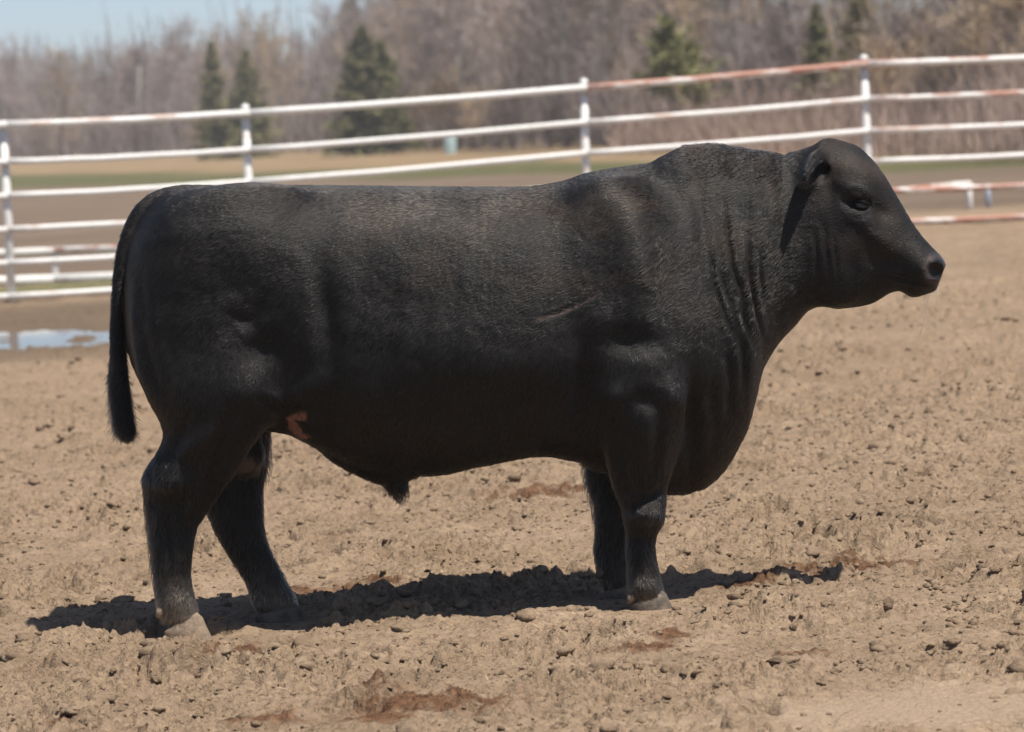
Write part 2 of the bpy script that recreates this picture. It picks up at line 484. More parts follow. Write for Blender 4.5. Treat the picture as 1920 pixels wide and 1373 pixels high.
# ==================================================================== woods
def wood_mat(name, a, b, sc=3.0):
    m, nt, bs = new_mat(name, .9, a, .1)
    oi = nt.nodes.new('ShaderNodeObjectInfo')
    tc = nt.nodes.new('ShaderNodeTexCoord').outputs['Object']
    c = ramp(nt, noise(nt, sc, 3, .6, tc), [(.3, a), (.7, b)])
    hs = nt.nodes.new('ShaderNodeHueSaturation')
    mr = node(nt, 'ShaderNodeMapRange'); nt.links.new(oi.outputs['Random'], mr.inputs[0]); mr.inputs[3].default_value = .75; mr.inputs[4].default_value = 1.3
    nt.links.new(mr.outputs[0], hs.inputs['Value']); nt.links.new(c, hs.inputs['Color'])
    nt.links.new(hs.outputs[0], bs.inputs['Base Color'])
    return m
M_BARK = wood_mat('grey_bark', (.19, .17, .15), (.32, .29, .26))
M_TWIG = wood_mat('bare_twigs', (.255, .200, .178), (.385, .312, .280))
M_BUD = wood_mat('budding_twigs', (.36, .26, .165), (.50, .375, .245))
M_BIRCH = wood_mat('pale_birch_bark', (.45, .43, .40), (.66, .64, .60))
M_NEEDLE = wood_mat('dark_spruce_needles', (.15, .145, .072), (.31, .285, .15))
M_PINE = wood_mat('yellow_green_pine_needles', (.15, .155, .065), (.27, .25, .12))
M_BRUSH = wood_mat('dry_brush_stems', (.30, .215, .175), (.43, .32, .265), .4)
M_UNDER = wood_mat('grey_undergrowth', (.165, .132, .116), (.275, .226, .200), .3)

def strips(A, B, wa, wb, r):
    """thin flat blades from A to B, random facing -> verts, quads"""
    n = len(A); d = B - A
    side = np.cross(d, r.normal(0, 1, (n, 3))); side /= np.linalg.norm(side, axis=1)[:, None] + 1e-9
    V = np.stack([A - side * wa[:, None], A + side * wa[:, None], B + side * wb[:, None], B - side * wb[:, None]], 1).reshape(-1, 3)
    return V, np.arange(4 * n).reshape(-1, 4)

def bare_tree(seed, H, spread, trunk_r, nl, lean=0.0, twig=M_TWIG, bark=M_BARK, low_limb=.25, tw=.014):
    r = np.random.default_rng(seed); mb = MB()
    n = 9; t = np.linspace(0, 1, n)
    tx_ = np.cumsum(r.normal(lean * H / n, .05 * H / 12, n)); ty_ = np.cumsum(r.normal(0, .05 * H / 12, n)); tx_ -= tx_[0]; ty_ -= ty_[0]
    tr_ = np.stack([tx_, ty_, t * H * .70], 1); rad = trunk_r * (1 - .9 * t) + .01
    V, F = tube(tr_, rad, 7); mb.add(V, F)
    A = []; B = []; wa = []; wb = []
    for k in range(nl):
        h = low_limb + (1 - low_limb) * ((k + r.random()) / nl) ** .9
        base = np.array([np.interp(h, t, tr_[:, i]) for i in range(3)])
        az = r.random() * 6.283; up_ = .55 + .75 * h + r.normal(0, .15)
        L = spread * H * (.34 + .40 * (1 - h) + .14 * r.random())
        dr = np.array([math.cos(az), math.sin(az), up_]); dr /= np.linalg.norm(dr)
        pts = [base]; d = dr.copy()
        for i in range(4):
            d = d + r.normal(0, .13, 3) + np.array([0, 0, .07]); d /= np.linalg.norm(d); pts.append(pts[-1] + d * L / 4)
        pts = np.array(pts); rl = trunk_r * .34 * (1 - .55 * h)
        V, F = tube(pts, rl * np.linspace(1, .25, 5), 5, False); mb.add(V, F)
        for j in range(11):
            q_ = (j + r.random()) / 11 * .85 + .15
            b0 = np.array([np.interp(q_, np.linspace(0, 1, 5), pts[:, i]) for i in range(3)])
            bd = d * .6 + r.normal(0, .55, 3) + np.array([0, 0, .3]); bd /= np.linalg.norm(bd)
            Lb = L * (.22 + .30 * r.random())
            b1_ = b0 + bd * Lb
            A.append(b0); B.append(b1_); wa.append(tw * 1.7); wb.append(tw * .8)
            for i in range(8):
                s0 = b0 + (b1_ - b0) * (.25 + .75 * r.random())
                sd = bd * .8 + r.normal(0, .55, 3) + np.array([0, 0, .25]); sd /= np.linalg.norm(sd)
                s1_ = s0 + sd * Lb * (.35 + .5 * r.random())
                A.append(s0); B.append(s1_); wa.append(tw); wb.append(tw * .45)
    Vt, Ft = strips(np.array(A), np.array(B), np.array(wa), np.array(wb), r)
    trunk = mesh_obj('trunk', mb.v, mb.f, bark); crown = mesh_obj('crown', Vt, Ft, twig, smooth=False)
    return trunk, crown

def conifer(seed, H, R, needle, base=.08, dens=1.0, loose=0.0):
    r = np.random.default_rng(seed); V, F = tube(np.stack([np.zeros(6), np.zeros(6), np.linspace(0, H * .97, 6)], 1), np.linspace(.022 * H, .004 * H, 6), 7)
    trunk = mesh_obj('trunk', V, F, M_BARK)
    A = []; B = []; wa = []; wb = []
    nb = int(150 * dens)
    for k in range(nb):
        h = base + (1 - base) * (k + r.random()) / nb
        az = r.random() * 6.283; L = R * ((1 - h) ** .85 + .03) * (.55 + .6 * r.random()) * (1 + loose * r.normal(0, .35))
        dr = np.array([math.cos(az), math.sin(az), -.12 - .35 * (1 - h) + .5 * h + loose * .5])
        o = np.array([0, 0, h * H]); e = o + dr * L
        for j in range(11):
            q_ = (j + .6 + .6 * r.random()) / 11
            c = o + (e - o) * q_ + np.array([0, 0, .10 * L * q_ * q_])
            sp = .30 * L * (1.15 - q_) + .05 * R
            for s_ in range(3):
                dd = dr * .6 + r.normal(0, .6, 3); dd[2] -= .15
                dd /= np.linalg.norm(dd)
                A.append(c); B.append(c + dd * sp * (1.1 + .5 * r.random())); wa.append(.020 * R + .05 * sp); wb.append(.010 * R)
    Vt, Ft = strips(np.array(A), np.array(B), np.array(wa), np.array(wb), r)
    crown = mesh_obj('crown', Vt, Ft, needle, smooth=False)
    return trunk, crown

def hide_proto(pair):
    for o in pair: COL.objects.unlink(o)
    return pair
def plant_tree(name, pair, loc, scale, rz, label, cat='tree', group=None, sz=1.0):
    e = empty(name, tuple(loc)); e.rotation_euler.z = rz; e.scale = (scale, scale, scale * sz)
    tag(e, label, cat, group)
    for o, nm in zip(pair, ('trunk', 'crown')):
        c = o.copy(); COL.objects.link(c); c.parent = e; c.name = nm
    return e

TREES = [hide_proto(bare_tree(300 + k, 12.0, sp, .17, nl, 0, tw_, low_limb=ll)) for k, (sp, nl, tw_, ll) in enumerate(
    [(.42, 17, M_TWIG, .28), (.36, 19, M_TWIG, .22), (.5, 16, M_TWIG, .3), (.33, 20, M_BUD, .2), (.45, 18, M_TWIG, .18), (.40, 17, M_BUD, .30)])]
SHRUB = [hide_proto(bare_tree(400 + k, 4.0, .75, .05, 22, 0, M_BUD if k == 2 else M_TWIG, low_limb=.06, tw=.010)) for k in range(3)]
# the edge of the wood comes nearer towards the right
EDGE_PX = [-500, 0, 400, 700, 1000, 1400, 1920, 2400]; EDGE_D = [330, 300, 262, 215, 150, 110, 78, 66]
wr = np.random.default_rng(11)
def spot(px, D):
    X_ = (px - W0 / 2) / FPX * D; Y_ = D + CAM[1]
    return np.array([X_, Y_, float(lay(X_, Y_)) - .05])
MARKS = [(60, 'beyond the puddle side of the far fields'), (137, 'near the half-hidden small spruce'), (268, 'near the weathered utility pole'), (455, 'near the pair of dark spruces'), (715, 'near the tall full spruce'),
         (862, 'near the pale teal drum'), (1060, 'between the teal drum and the yellow-green pines'), (1295, 'near the yellow-green pines'), (1450, 'between the pines and the slim dark spruce'), (1600, 'near the slim dark spruce'),
         (1740, 'between the slim spruce and the birches'), (1860, 'near the pale birches'), (2050, 'past the pale birches')]
def near_what(px): return MARKS[int(np.argmin([abs(px - m[0]) for m in MARKS]))][1]
ntree = 0
for i in range(190):
    px_ = wr.uniform(-260, 2180); back = wr.random() ** 1.2
    D = np.interp(px_, EDGE_PX, EDGE_D) * (1.02 + .50 * back)
    if 1320 < px_ < 1560 and wr.random() < .62: continue
    if px_ > 1560 and wr.random() < .45: continue
    k = int(wr.choice(6, p=[.2, .2, .18, .12, .18, .12])); 
    Hs = wr.uniform(.74, 1.04) * (np.interp(px_, [0, 500, 900, 1400], [1.10, 1.10, 1.10, 1.0]))
    plant_tree('bare_tree', TREES[k], spot(px_, D), Hs, wr.random() * 6.28, ('%s %s leafless tree %s %s' % ('tall' if Hs > .95 else 'short', 'rusty' if k in (3, 5) else 'grey', 'edging the wood' if back < .4 else 'deep in the wood', near_what(px_))), group='rust-tinged trees of the wood' if k in (3, 5) else 'grey leafless trees of the wood')
    ntree += 1
for i in range(110):
    px_ = wr.uniform(-200, 2120); D = np.interp(px_, EDGE_PX, EDGE_D) * wr.uniform(.985, 1.12)
    k = int(wr.integers(0, 3))
    plant_tree('bare_shrub', SHRUB[k], spot(px_, D), wr.uniform(.55, 1.15), wr.random() * 6.28, ('leafless %s shrub edging the wood %s' % ('rusty' if k == 2 else 'grey', near_what(px_))), 'shrub', ['grey shrubs of the wood edge', 'rusty shrubs of the wood edge'][k == 2])

def thicket(name, n, px0, px1, dlo, dhi, hlo, hhi, w, mat, seed, label, lean=.25):
    r = np.random.default_rng(seed)
    px_ = r.uniform(px0, px1, n); D = np.interp(px_, EDGE_PX, EDGE_D) * r.uniform(dlo, dhi, n)
    X_ = (px_ - W0 / 2) / FPX * D; Y_ = D + CAM[1]; Z_ = lay(X_, Y_) - .05
    h = r.uniform(hlo, hhi, n) * (.55 + .6 * smooth01(.5 + fbm(X_ * .12, Y_ * .12, seed, 3)))
    A = np.stack([X_, Y_, Z_], 1); f = r.random(n) * .75
    d = np.stack([r.normal(0, lean, n), r.normal(0, lean, n), np.ones(n)], 1) * h[:, None]
    A2 = A + np.stack([np.zeros(n), np.zeros(n), f * h], 1) + r.normal(0, .3, (n, 3)) * np.array([1, 1, 0])
    B = A2 + d * (.35 + .3 * r.random((n, 1)))
    V, Q = strips(A2, B, w * (1 - .5 * f) * D / 150, w * .4 * D / 150, r)
    o = mesh_obj(name, V, Q, mat, smooth=False)
    tag(o, label, 'thicket', kind='stuff'); return o
thicket('undergrowth', 26000, -500, 1500, 1.0, 1.42, 2.0, 5.5, .035, M_UNDER, 5, 'mass of bare grey undergrowth filling the foot of the wood')
thicket('far_wood', 20000, -500, 1330, 1.25, 1.9, 5.5, 12.0, .05, M_TWIG, 6, 'hazy mass of leafless branches deep in the wood', .12)
thicket('dry_brush', 24000, 1180, 2300, .80, 1.05, .7, 1.9, .022, M_BRUSH, 7, 'dry reddish brush in front of the wood on the rise', .3)
thicket('rusty_thicket', 9000, 1560, 2300, 1.0, 1.25, 2.2, 4.4, .022, M_BUD, 8, 'rust-coloured thicket of thin stems behind the dry brush', .3)

SPR = [hide_proto(conifer(500, 7.6, 2.0, M_NEEDLE, .06)), hide_proto(conifer(501, 7.2, 2.5, M_NEEDLE, .06)), hide_proto(conifer(502, 6.9, 2.7, M_NEEDLE, .12, 1.1)), hide_proto(conifer(503, 6.0, 2.3, M_PINE, .12, 1.0, .3)),
       hide_proto(conifer(504, 7.5, 2.9, M_PINE, .42, .5, .9))]
plant_tree('spruce_tree', SPR[0], spot(424, 218), 1.0, .3, 'narrow dark spruce beside a slightly shorter spruce at the wood edge', 'spruce')
plant_tree('spruce_tree', SPR[1], spot(487, 216), .96, 1.3, 'broader dark spruce right beside the narrow spruce at the wood edge', 'spruce')
plant_tree('spruce_tree', SPR[2], spot(706, 180), .99, 2.1, 'tall full spruce with a bare trunk foot in the dry grass', 'spruce')
plant_tree('spruce_tree', SPR[3], spot(738, 181), 1.0, .7, 'yellowish spruce leaning against the tall full spruce', 'spruce')
plant_tree('spruce_tree', SPR[1], spot(688, 330), 2.0, 2.6, 'dark spruce whose tip rises above the leafless wood', 'spruce')
plant_tree('pine_tree', SPR[4], spot(1275, 106), .57, 1.0, 'small loose yellow-green pine among the bare trees', 'pine')
plant_tree('pine_tree', SPR[4], spot(1318, 107), .46, 2.0, 'low yellow-green pine next to the loose pine', 'pine')
plant_tree('spruce_tree', SPR[0], spot(1556, 99), .56, .2, 'slim dark spruce rising out of the rusty thicket', 'spruce')
plant_tree('spruce_tree', SPR[2], spot(1640, 100), .66, 1.2, 'dark spruce standing behind the slim spruce on the rise', 'spruce')
plant_tree('spruce_tree', SPR[3], spot(137, 340), 1.18, .2, 'small green spruce half hidden in the far bare wood', 'spruce')
BIR = hide_proto(bare_tree(610, 9.0, .3, .10, 16, .02, M_TWIG, M_BIRCH, .45))
plant_tree('birch_tree', BIR, spot(1882, 92), 1.0, .4, 'birch with a pale white trunk above the rusty thicket', 'birch')
plant_tree('birch_tree', BIR, spot(1838, 101), .95, 2.4, 'thin pale birch leaning beside the white-trunked birch', 'birch')

pm_, pnt_, pb_ = new_mat('weathered_pole_wood', .85, (.23, .20, .18), .2)
b0 = spot(272, 262); tp0 = at([262], [124], b0[1])[0]
V, F = tube([b0 - b0, (tp0 - b0) * .5, tp0 - b0], [.16, .14, .12], 8)
pole = empty('utility_pole', tuple(b0)); mesh_obj('pole', V, F, pm_, pole)
V, F = tube([(tp0 - b0) * .955 + np.array([-.7, 0, 0]), (tp0 - b0) * .955, (tp0 - b0) * .955 + np.array([.7, 0, 0])], .05, 6); mesh_obj('crossarm', V, F, pm_, pole)
tag(pole, 'thin weathered utility pole standing in front of the far wood', 'pole')
dmm, dnt_, db_ = new_mat('faded_teal_drum', .6, (.42, .56, .56), .4)
bb0 = spot(862, 165); mb = MB()
ring = [(0, .0), (.30, 0), (.32, .03), (.30, .06), (.30, .30), (.325, .32), (.30, .34), (.30, .58), (.325, .60), (.30, .62), (.30, .86), (.31, .88), (.27, .885), (0, .87)]
seg = 16; V = [(r_ * math.cos(a), r_ * math.sin(a), z_) for r_, z_ in ring for a in np.arange(seg) * 2 * np.pi / seg]
F = [(i * seg + j, i * seg + (j + 1) % seg, (i + 1) * seg + (j + 1) % seg, (i + 1) * seg + j) for i in range(len(ring) - 1) for j in range(seg)]
dr_ = mesh_obj('steel_drum', V, F, dmm); dr_.location = tuple(bb0); tag(dr_, 'small pale teal drum standing at the foot of the wood', 'drum')
# ==================================================================== the bull
def P1(px, py, Y=0.0): return at([px], [py], Y)[0]

VOX = 0.0075
gx = np.arange(-1.30, 1.42, VOX, dtype=np.float32)
gy = np.arange(-0.47, 0.45, VOX, dtype=np.float32)
gz = np.arange(-0.06, 1.55, VOX, dtype=np.float32)
SH = (len(gx), len(gy), len(gz))
FIELD = np.full(SH, 1.0, np.float32)

def smin(a, b, k):
    h = np.clip(0.5 + 0.5 * (b - a) / k, 0, 1)
    return b * (1 - h) + a * h - k * h * (1 - h)

def sub(lo, hi):
    s = []
    for g, a, b in zip((gx, gy, gz), lo, hi):
        i = max(0, int(np.searchsorted(g, a))); j = min(len(g), int(np.searchsorted(g, b)) + 1)
        s.append(slice(i, max(i + 1, j)))
    return tuple(s)

def local(sl):
    return gx[sl[0]][:, None, None], gy[sl[1]][None, :, None], gz[sl[2]][None, None, :]

def add_field(sl, d, k):
    FIELD[sl] = smin(FIELD[sl], d.astype(np.float32), k)

def cut_field(sl, d, k):
    FIELD[sl] = -smin(-FIELD[sl], d.astype(np.float32), k)      # max(F, -d) smoothed

# ---- trunk and neck: upright slices (px, top, bottom, half width m, widest at, n top, n bottom)
TR = [(236, 580, 628, .015, .50, 2.2, 2.2), (241, 515, 668, .085, .50, 2.2, 2.2), (250, 462, 698, .135, .50, 2.2, 2.2),
      (264, 424, 727, .180, .50, 2.2, 2.2), (284, 393, 760, .210, .50, 2.3, 2.2), (312, 368, 795, .240, .50, 2.5, 2.2),
      (347, 354, 806, .262, .50, 2.7, 2.2), (400, 350, 808, .282, .50, 2.8, 2.2), (460, 349, 806, .297, .50, 2.8, 2.2),
      (520, 348, 812, .312, .52, 2.7, 2.1), (600, 348, 849, .338, .54, 2.55, 2.0), (700, 349, 885, .362, .56, 2.45, 2.0),
      (800, 350, 889, .374, .57, 2.4, 2.0), (900, 351, 871, .375, .57, 2.35, 2.0), (1000, 350, 855, .365, .56, 2.3, 2.05),
      (1060, 341, 862, .352, .56, 2.2, 2.05), (1120, 323, 882, .338, .56, 2.1, 2.0), (1180, 313, 908, .322, .55, 2.0, 1.95),
      (1230, 305, 924, .305, .54, 1.9, 1.9), (1262, 289, 926, .292, .53, 1.85, 1.85), (1300, 274, 913, .275, .52, 1.8, 1.8),
      (1345, 271, 873, .255, .52, 1.85, 1.8), (1390, 277, 808, .232, .51, 1.9, 1.85), (1407, 280, 750, .220, .51, 1.95, 1.9),
      (1420, 282, 700, .210, .50, 1.95, 1.9), (1445, 286, 655, .190, .48, 2.0, 1.9), (1480, 291, 612, .160, .47, 2.0, 2.0),
      (1515, 293, 572, .135, .46, 2.0, 2.0), (1550, 310, 545, .105, .46, 2.0, 2.0)]
tp = at([t[0] for t in TR], [(t[1] + t[2]) / 2 for t in TR])
top = at([t[0] for t in TR], [t[1] for t in TR]); bot = at([t[0] for t in TR], [t[2] for t in TR])
tx = tp[:, 0]
q = gx.astype(float)
zt = pchip(tx, top[:, 2], q); zb = pchip(tx, bot[:, 2], q); ww = pchip(tx, [t[3] for t in TR], q)
cc = pchip(tx, [t[4] for t in TR], q); n1 = pchip(tx, [t[5] for t in TR], q); n2 = pchip(tx, [t[6] for t in TR], q)
zc = zt - cc * (zt - zb)
X, Y, Z = gx[:, None, None], gy[None, :, None], gz[None, None, :]
f32 = lambda a: a.astype(np.float32)[:, None, None]
up = Z > f32(zc)
qq = np.where(up, (Z - f32(zc)) / f32(zt - zc), (f32(zc) - Z) / f32(zc - zb))
nn = np.where(up, f32(n1), f32(n2))
rr = (np.abs(Y / f32(ww)) ** nn + qq ** nn) ** (1 / nn)
hmin = f32(np.minimum(ww, (zt - zb) / 2))
d = (rr - 1) * hmin
d = np.maximum(d, np.maximum(tx[0] - X, X - tx[-1]))
FIELD[:] = d
del d, rr, qq, nn, up

def leg(secs, k=0.04):
    """secs: (py, px left, px right, lateral radius m, Y)"""
    s = np.array(secs, float)
    c = at((s[:, 1] + s[:, 2]) / 2, s[:, 0], s[:, 4])
    rx = (s[:, 2] - s[:, 1]) / 2 * (s[:, 4] - CAM[1]) / FPX
    o = np.argsort(c[:, 2]); zz = c[o, 2]
    lo, hi = zz[0] - .02, zz[-1] + .06
    sl = sub((c[:, 0].min() - rx.max() - .1, (s[:, 4] - s[:, 3]).min() - .1, lo - .08), (c[:, 0].max() + rx.max() + .1, (s[:, 4] + s[:, 3]).max() + .1, hi + .08))
    x, y, z = local(sl)
    zq = z.ravel().astype(float)
    g = lambda a: pchip(zz, a[o], zq)[None, None, :].astype(np.float32)
    cx, cy, ra, rb = g(c[:, 0]), g(s[:, 4]), g(rx), g(s[:, 3])
    d = (np.sqrt(((x - cx) / ra) ** 2 + ((y - cy) / rb) ** 2) - 1) * np.minimum(ra, rb)
    d = np.maximum(d, np.maximum(zz[0] - z, (z - zz[-1]) * 0.8))
    add_field(sl, d, k)

def blob(px, py, Yc, rpx, rpy, ry, ang=0.0, k=0.05, cut=False):
    c = P1(px, py, Yc); s = (Yc - CAM[1]) / FPX
    a, b = rpx * s, rpy * s; m = max(a, b) + .12
    sl = sub((c[0] - m, c[1] - ry - .12, c[2] - m), (c[0] + m, c[1] + ry + .12, c[2] + m))
    x, y, z = local(sl)
    th = math.radians(ang) - ROLL
    dx, dz = x - c[0], z - c[2]
    u = dx * math.cos(th) - dz * math.sin(th); v = dx * math.sin(th) + dz * math.cos(th)
    r = np.sqrt((u / a) ** 2 + (v / b) ** 2 + ((y - Yc) / ry) ** 2)
    d = (r - 1) * min(a, b, ry)
    (cut_field if cut else add_field)(sl, d, k)

def chain(pts, k=0.03):
    """pts: (px, py, Y, radius m) -> round cones"""
    pts = np.array(pts, float); u0 = np.arange(len(pts)); u1 = np.linspace(0, len(pts) - 1, (len(pts) - 1) * 4 + 1)
    pts = np.stack([pchip(u0, pts[:, c], u1) for c in range(4)], 1) if len(pts) > 3 else pts
    C = [(P1(p[0], p[1], p[2]), p[3]) for p in pts]
    lo = np.min([c - r for c, r in C], axis=0) - .08; hi = np.max([c + r for c, r in C], axis=0) + .08
    sl = sub(lo, hi); x, y, z = local(sl); best = None
    for (a, ra), (b, rb) in zip(C, C[1:]):
        ab = b - a; L = float(ab @ ab) + 1e-9
        t = np.clip(((x - a[0]) * ab[0] + (y - a[1]) * ab[1] + (z - a[2]) * ab[2]) / L, 0, 1).astype(np.float32)
        d = np.sqrt((x - a[0] - ab[0] * t) ** 2 + (y - a[1] - ab[1] * t) ** 2 + (z - a[2] - ab[2] * t) ** 2) - (ra + (rb - ra) * t)
        best = d if best is None else smin(best, d, 0.012)
    add_field(sl, best, k)

YN, YF = -0.175, 0.135
leg([(470, 300, 540, .09, -.17), (540, 262, 560, .12, -.185), (600, 246, 572, .135, -.195), (680, 254, 568, .142, -.2), (740, 276, 545, .135, -.2),
     (790, 301, 512, .118, -.198), (815, 305, 492, .106, -.195), (845, 294, 470, .095, -.190), (880, 273, 448, .082, -.186), (912, 269, 424, .073, -.182),
     (960, 277, 390, .060, -.178), (990, 281, 370, .052, YN), (1030, 285, 361, .046, YN), (1080, 289, 357, .044, YN),
     (1110, 291, 361, .048, YN), (1140, 295, 369, .053, YN), (1165, 305, 372, .050, YN)], .05)
leg([(560, 290, 560, .11, .18), (640, 300, 572, .135, .19), (720, 320, 555, .135, .195), (780, 335, 520, .115, .18), (816, 345, 508, .10, .17), (865, 345, 504, .085, .16),
     (900, 355, 497, .075, .15), (952, 383, 493, .062, .14), (1012, 412, 499, .050, YF), (1054, 438, 517, .046, YF), (1092, 461, 537, .046, YF),
     (1120, 470, 553, .050, YF), (1145, 480, 562, .050, YF)], .04)
leg([(560, 1140, 1285, .08, -.215), (640, 1125, 1290, .105, -.235), (720, 1116, 1288, .115, -.242), (780, 1121, 1286, .106, -.236), (830, 1130, 1276, .094, -.222),
     (880, 1142, 1262, .080, -.205), (915, 1152, 1250, .070, -.188), (948, 1164, 1247, .062, -.182), (975, 1170, 1244, .060, -.178), (1005, 1174, 1231, .052, YN),
     (1030, 1174, 1228, .047, YN), (1060, 1176, 1232, .046, YN), (1090, 1176, 1239, .050, YN), (1112, 1179, 1245, .053, YN), (1128, 1186, 1246, .050, YN)], .022)
leg([(640, 1130, 1290, .10, .215), (720, 1115, 1285, .11, .215), (800, 1095, 1260, .10, .19), (874, 1097, 1222, .08, .165), (914, 1102, 1208, .07, .155), (948, 1113, 1202, .062, .145),
     (990, 1116, 1195, .058, .14), (1040, 1114, 1178, .047, YF), (1080, 1122, 1182, .049, YF), (1105, 1133, 1190, .050, YF)], .035)
# shoulder, crest, brisket, hips
for sg in (-1, 1):
    blob(1185, 545, sg * .20, 105, 205, .135, -8, .08)
    blob(1275, 640, sg * .17, 70, 110, .105, 10, .08)
    blob(430, 470, sg * .20, 130, 100, .115, 0, .08)
    blob(470, 375, sg * .17, 70, 22, .06, 0, .05)        # hook bones
blob(1303, 795, 0, 66, 98, .135, 0, .05)
# sheath, navel fold, scrotum
chain([(640, 838, 0, .04), (690, 866, 0, .040), (730, 888, 0, .034), (750, 915, 0, .019)], .05)
chain([(450, 800, 0, .065), (456, 850, 0, .058), (458, 868, 0, .042)], .025)
# tail
chain([(400, 366, 0, .026), (345, 370, 0, .032), (303, 382, -.01, .036), (272, 404, -.03, .034), (248, 440, -.05, .026), (233, 478, -.06, .020), (225, 520, -.065, .0165),
       (221, 570, -.065, .0160), (219, 625, -.06, .0170), (221, 680, -.055, .0190), (226, 740, -.05, .0215), (230, 780, -.045, .0200), (233, 800, -.045, .010)], .008)

# ---- head: slices across the head's own axis, turned a little to the camera
HO = np.array([1500.0, 430.0]); HA = math.radians(20)
he = np.array([math.cos(HA), math.sin(HA)]); hn = np.array([-math.sin(HA), math.cos(HA)])
HT = [(1470, 300), (1495, 290), (1522, 274), (1555, 259), (1600, 272), (1632, 297), (1658, 330), (1690, 382), (1720, 430), (1748, 463), (1763, 477), (1772, 489), (1777, 501)]
HB = [(1425, 520), (1450, 570), (1490, 590), (1528, 565), (1560, 577), (1600, 577), (1640, 568), (1673, 549), (1690, 546), (1710, 556), (1742, 550), (1764, 536), (1774, 516)]
tab = lambda L: ([float((np.array(p) - HO) @ he) for p in L], [float((np.array(p) - HO) @ hn) for p in L])
ta, tb = tab(HT); ba, bb = tab(HB)
SPX = 10.0 / FPX
HEADYAW = math.radians(-9)
h0 = P1(*HO)
# image directions turned into place (roll undone)
cr, sr = math.cos(ROLL), math.sin(ROLL)
def img2w(v): return np.array([v[0] * cr - v[1] * sr, 0, -v[1] * cr - v[0] * sr])
ex = img2w(he); ez = -img2w(hn)
ex /= np.linalg.norm(ex); ez /= np.linalg.norm(ez)
ca, sa = math.cos(HEADYAW), math.sin(HEADYAW)
Rz = np.array([[ca, -sa, 0], [sa, ca, 0], [0, 0, 1]])
exh, ezh = Rz @ ex, Rz @ ez
eyh = np.cross(ezh, exh)
HW = [(-60, .10), (-20, .125), (20, .138), (60, .140), (90, .134), (120, .121), (150, .105), (180, .092), (205, .088), (235, .092), (258, .091), (270, .084), (278, .072), (286, .055)]
sl = sub(P1(1400, 640, 0) - [.05, .3, .05], P1(1790, 240, 0) + [.06, .3, .06])
x, y, z = local(sl)
dx, dy, dz = x - h0[0], y - h0[1], z - h0[2]
A = (dx * exh[0] + dy * exh[1] + dz * exh[2]) / SPX * 1.012
B = dx * eyh[0] + dy * eyh[1] + dz * eyh[2]
Cc = -(dx * ezh[0] + dy * ezh[1] + dz * ezh[2]) / SPX
def lk(xs, ys, a):
    t = np.linspace(xs[0], xs[-1], 400); v = pchip(xs, ys, t)
    return np.interp(a, t, v).astype(np.float32)
Tt, Tb, Tw = lk(ta, tb, A), lk(ba, bb, A), lk([h[0] for h in HW], [h[1] for h in HW], A)
mid = Tt * .58 + Tb * .42
upm = Cc < mid
qv = np.where(upm, (mid - Cc) / np.maximum(mid - Tt, 4), (Cc - mid) / np.maximum(Tb - mid, 4))
ne = np.where(upm, 2.5, 2.15)
qc = np.clip(qv, 0, 1.3)
wl = Tw * np.where(upm, 1 - .10 * qc ** 2, 1 - .22 * qc)
rr = (np.abs(B / wl) ** ne + np.clip(qv, 0, 5) ** ne) ** (1 / ne)
d = (rr - 1) * np.minimum(wl, np.maximum(Tb - Tt, 8) * SPX / 2)
d = np.maximum(d, np.maximum((-58 - A) * SPX, (A - 281) * SPX))
add_field(sl, d, 0.035)

def headpt(px, py, side=-1, out=0.0):
    """point on the head at picture place px, py; lateral distance 'out' from its mid-plane, side -1 faces the camera"""
    v = np.array([px, py]) - HO
    return h0 + exh * float(v @ he) * SPX / 1.012 - ezh * float(v @ hn) * SPX + eyh * out * side

def ell(c, axes, radii, k, cut=False):
    c = np.asarray(c); m = max(radii) + .06
    sl = sub(c - m, c + m); x, y, z = local(sl)
    r = 0
    for a, q_ in zip(axes, radii):
        a = np.asarray(a) / np.linalg.norm(a)
        r = r + (((x - c[0]) * a[0] + (y - c[1]) * a[1] + (z - c[2]) * a[2]) / q_) ** 2
    r = np.sqrt(r)
    (cut_field if cut else add_field)(sl, (r - 1) * min(radii), k)

EYES = []
for sd in (-1, 1):
    # cheek, brow, eyeball bulge, nostril, ear
    ell(headpt(1565, 500, sd, .075), (exh, eyh, ezh), (.10, .045, .105), .04)
    ell(headpt(1608, 354, sd, .110), (exh, eyh, ezh), (.052, .030, .022), .025)
    ell(headpt(1613, 383, sd, .132), (exh, eyh, ezh), (.034, .018, .015), .018, cut=True)
    ell(headpt(1617, 404, sd, .100), (exh, eyh, ezh), (.040, .026, .018), .025)
    ell(headpt(1612, 330, sd, .085), (exh, eyh, ezh), (.05, .034, .030), .03)
    EYES.append(headpt(1612, 383, sd, .105))
    ell(headpt(1754, 506, sd, .060), (exh, eyh, ezh), (.020, .030, .026), .015)
    ell(headpt(1757, 505, sd, .076), (exh * .9 + eyh * sd * .5, eyh, ezh), (.0165, .034, .021), .006, cut=True)
    ell(headpt(1700, 528, sd, .082), (exh, eyh, ezh), (.055, .006, .005), .01, cut=True)
    eb = headpt(1538, 306, sd, .085)
    ax = eyh * sd * .84 - exh * .17 - np.array([0, 0, 1]) * .32; ax /= np.linalg.norm(ax)
    fw = exh - ax * float(exh @ ax); fw /= np.linalg.norm(fw)
    vw = np.cross(ax, fw)
    ell(eb + ax * .062 - fw * .008, (ax, fw, vw), (.095, .027, .050), .025)
    ell(eb + ax * .088 + fw * .022, (ax, fw, vw), (.078, .026, .035), .005, cut=True)

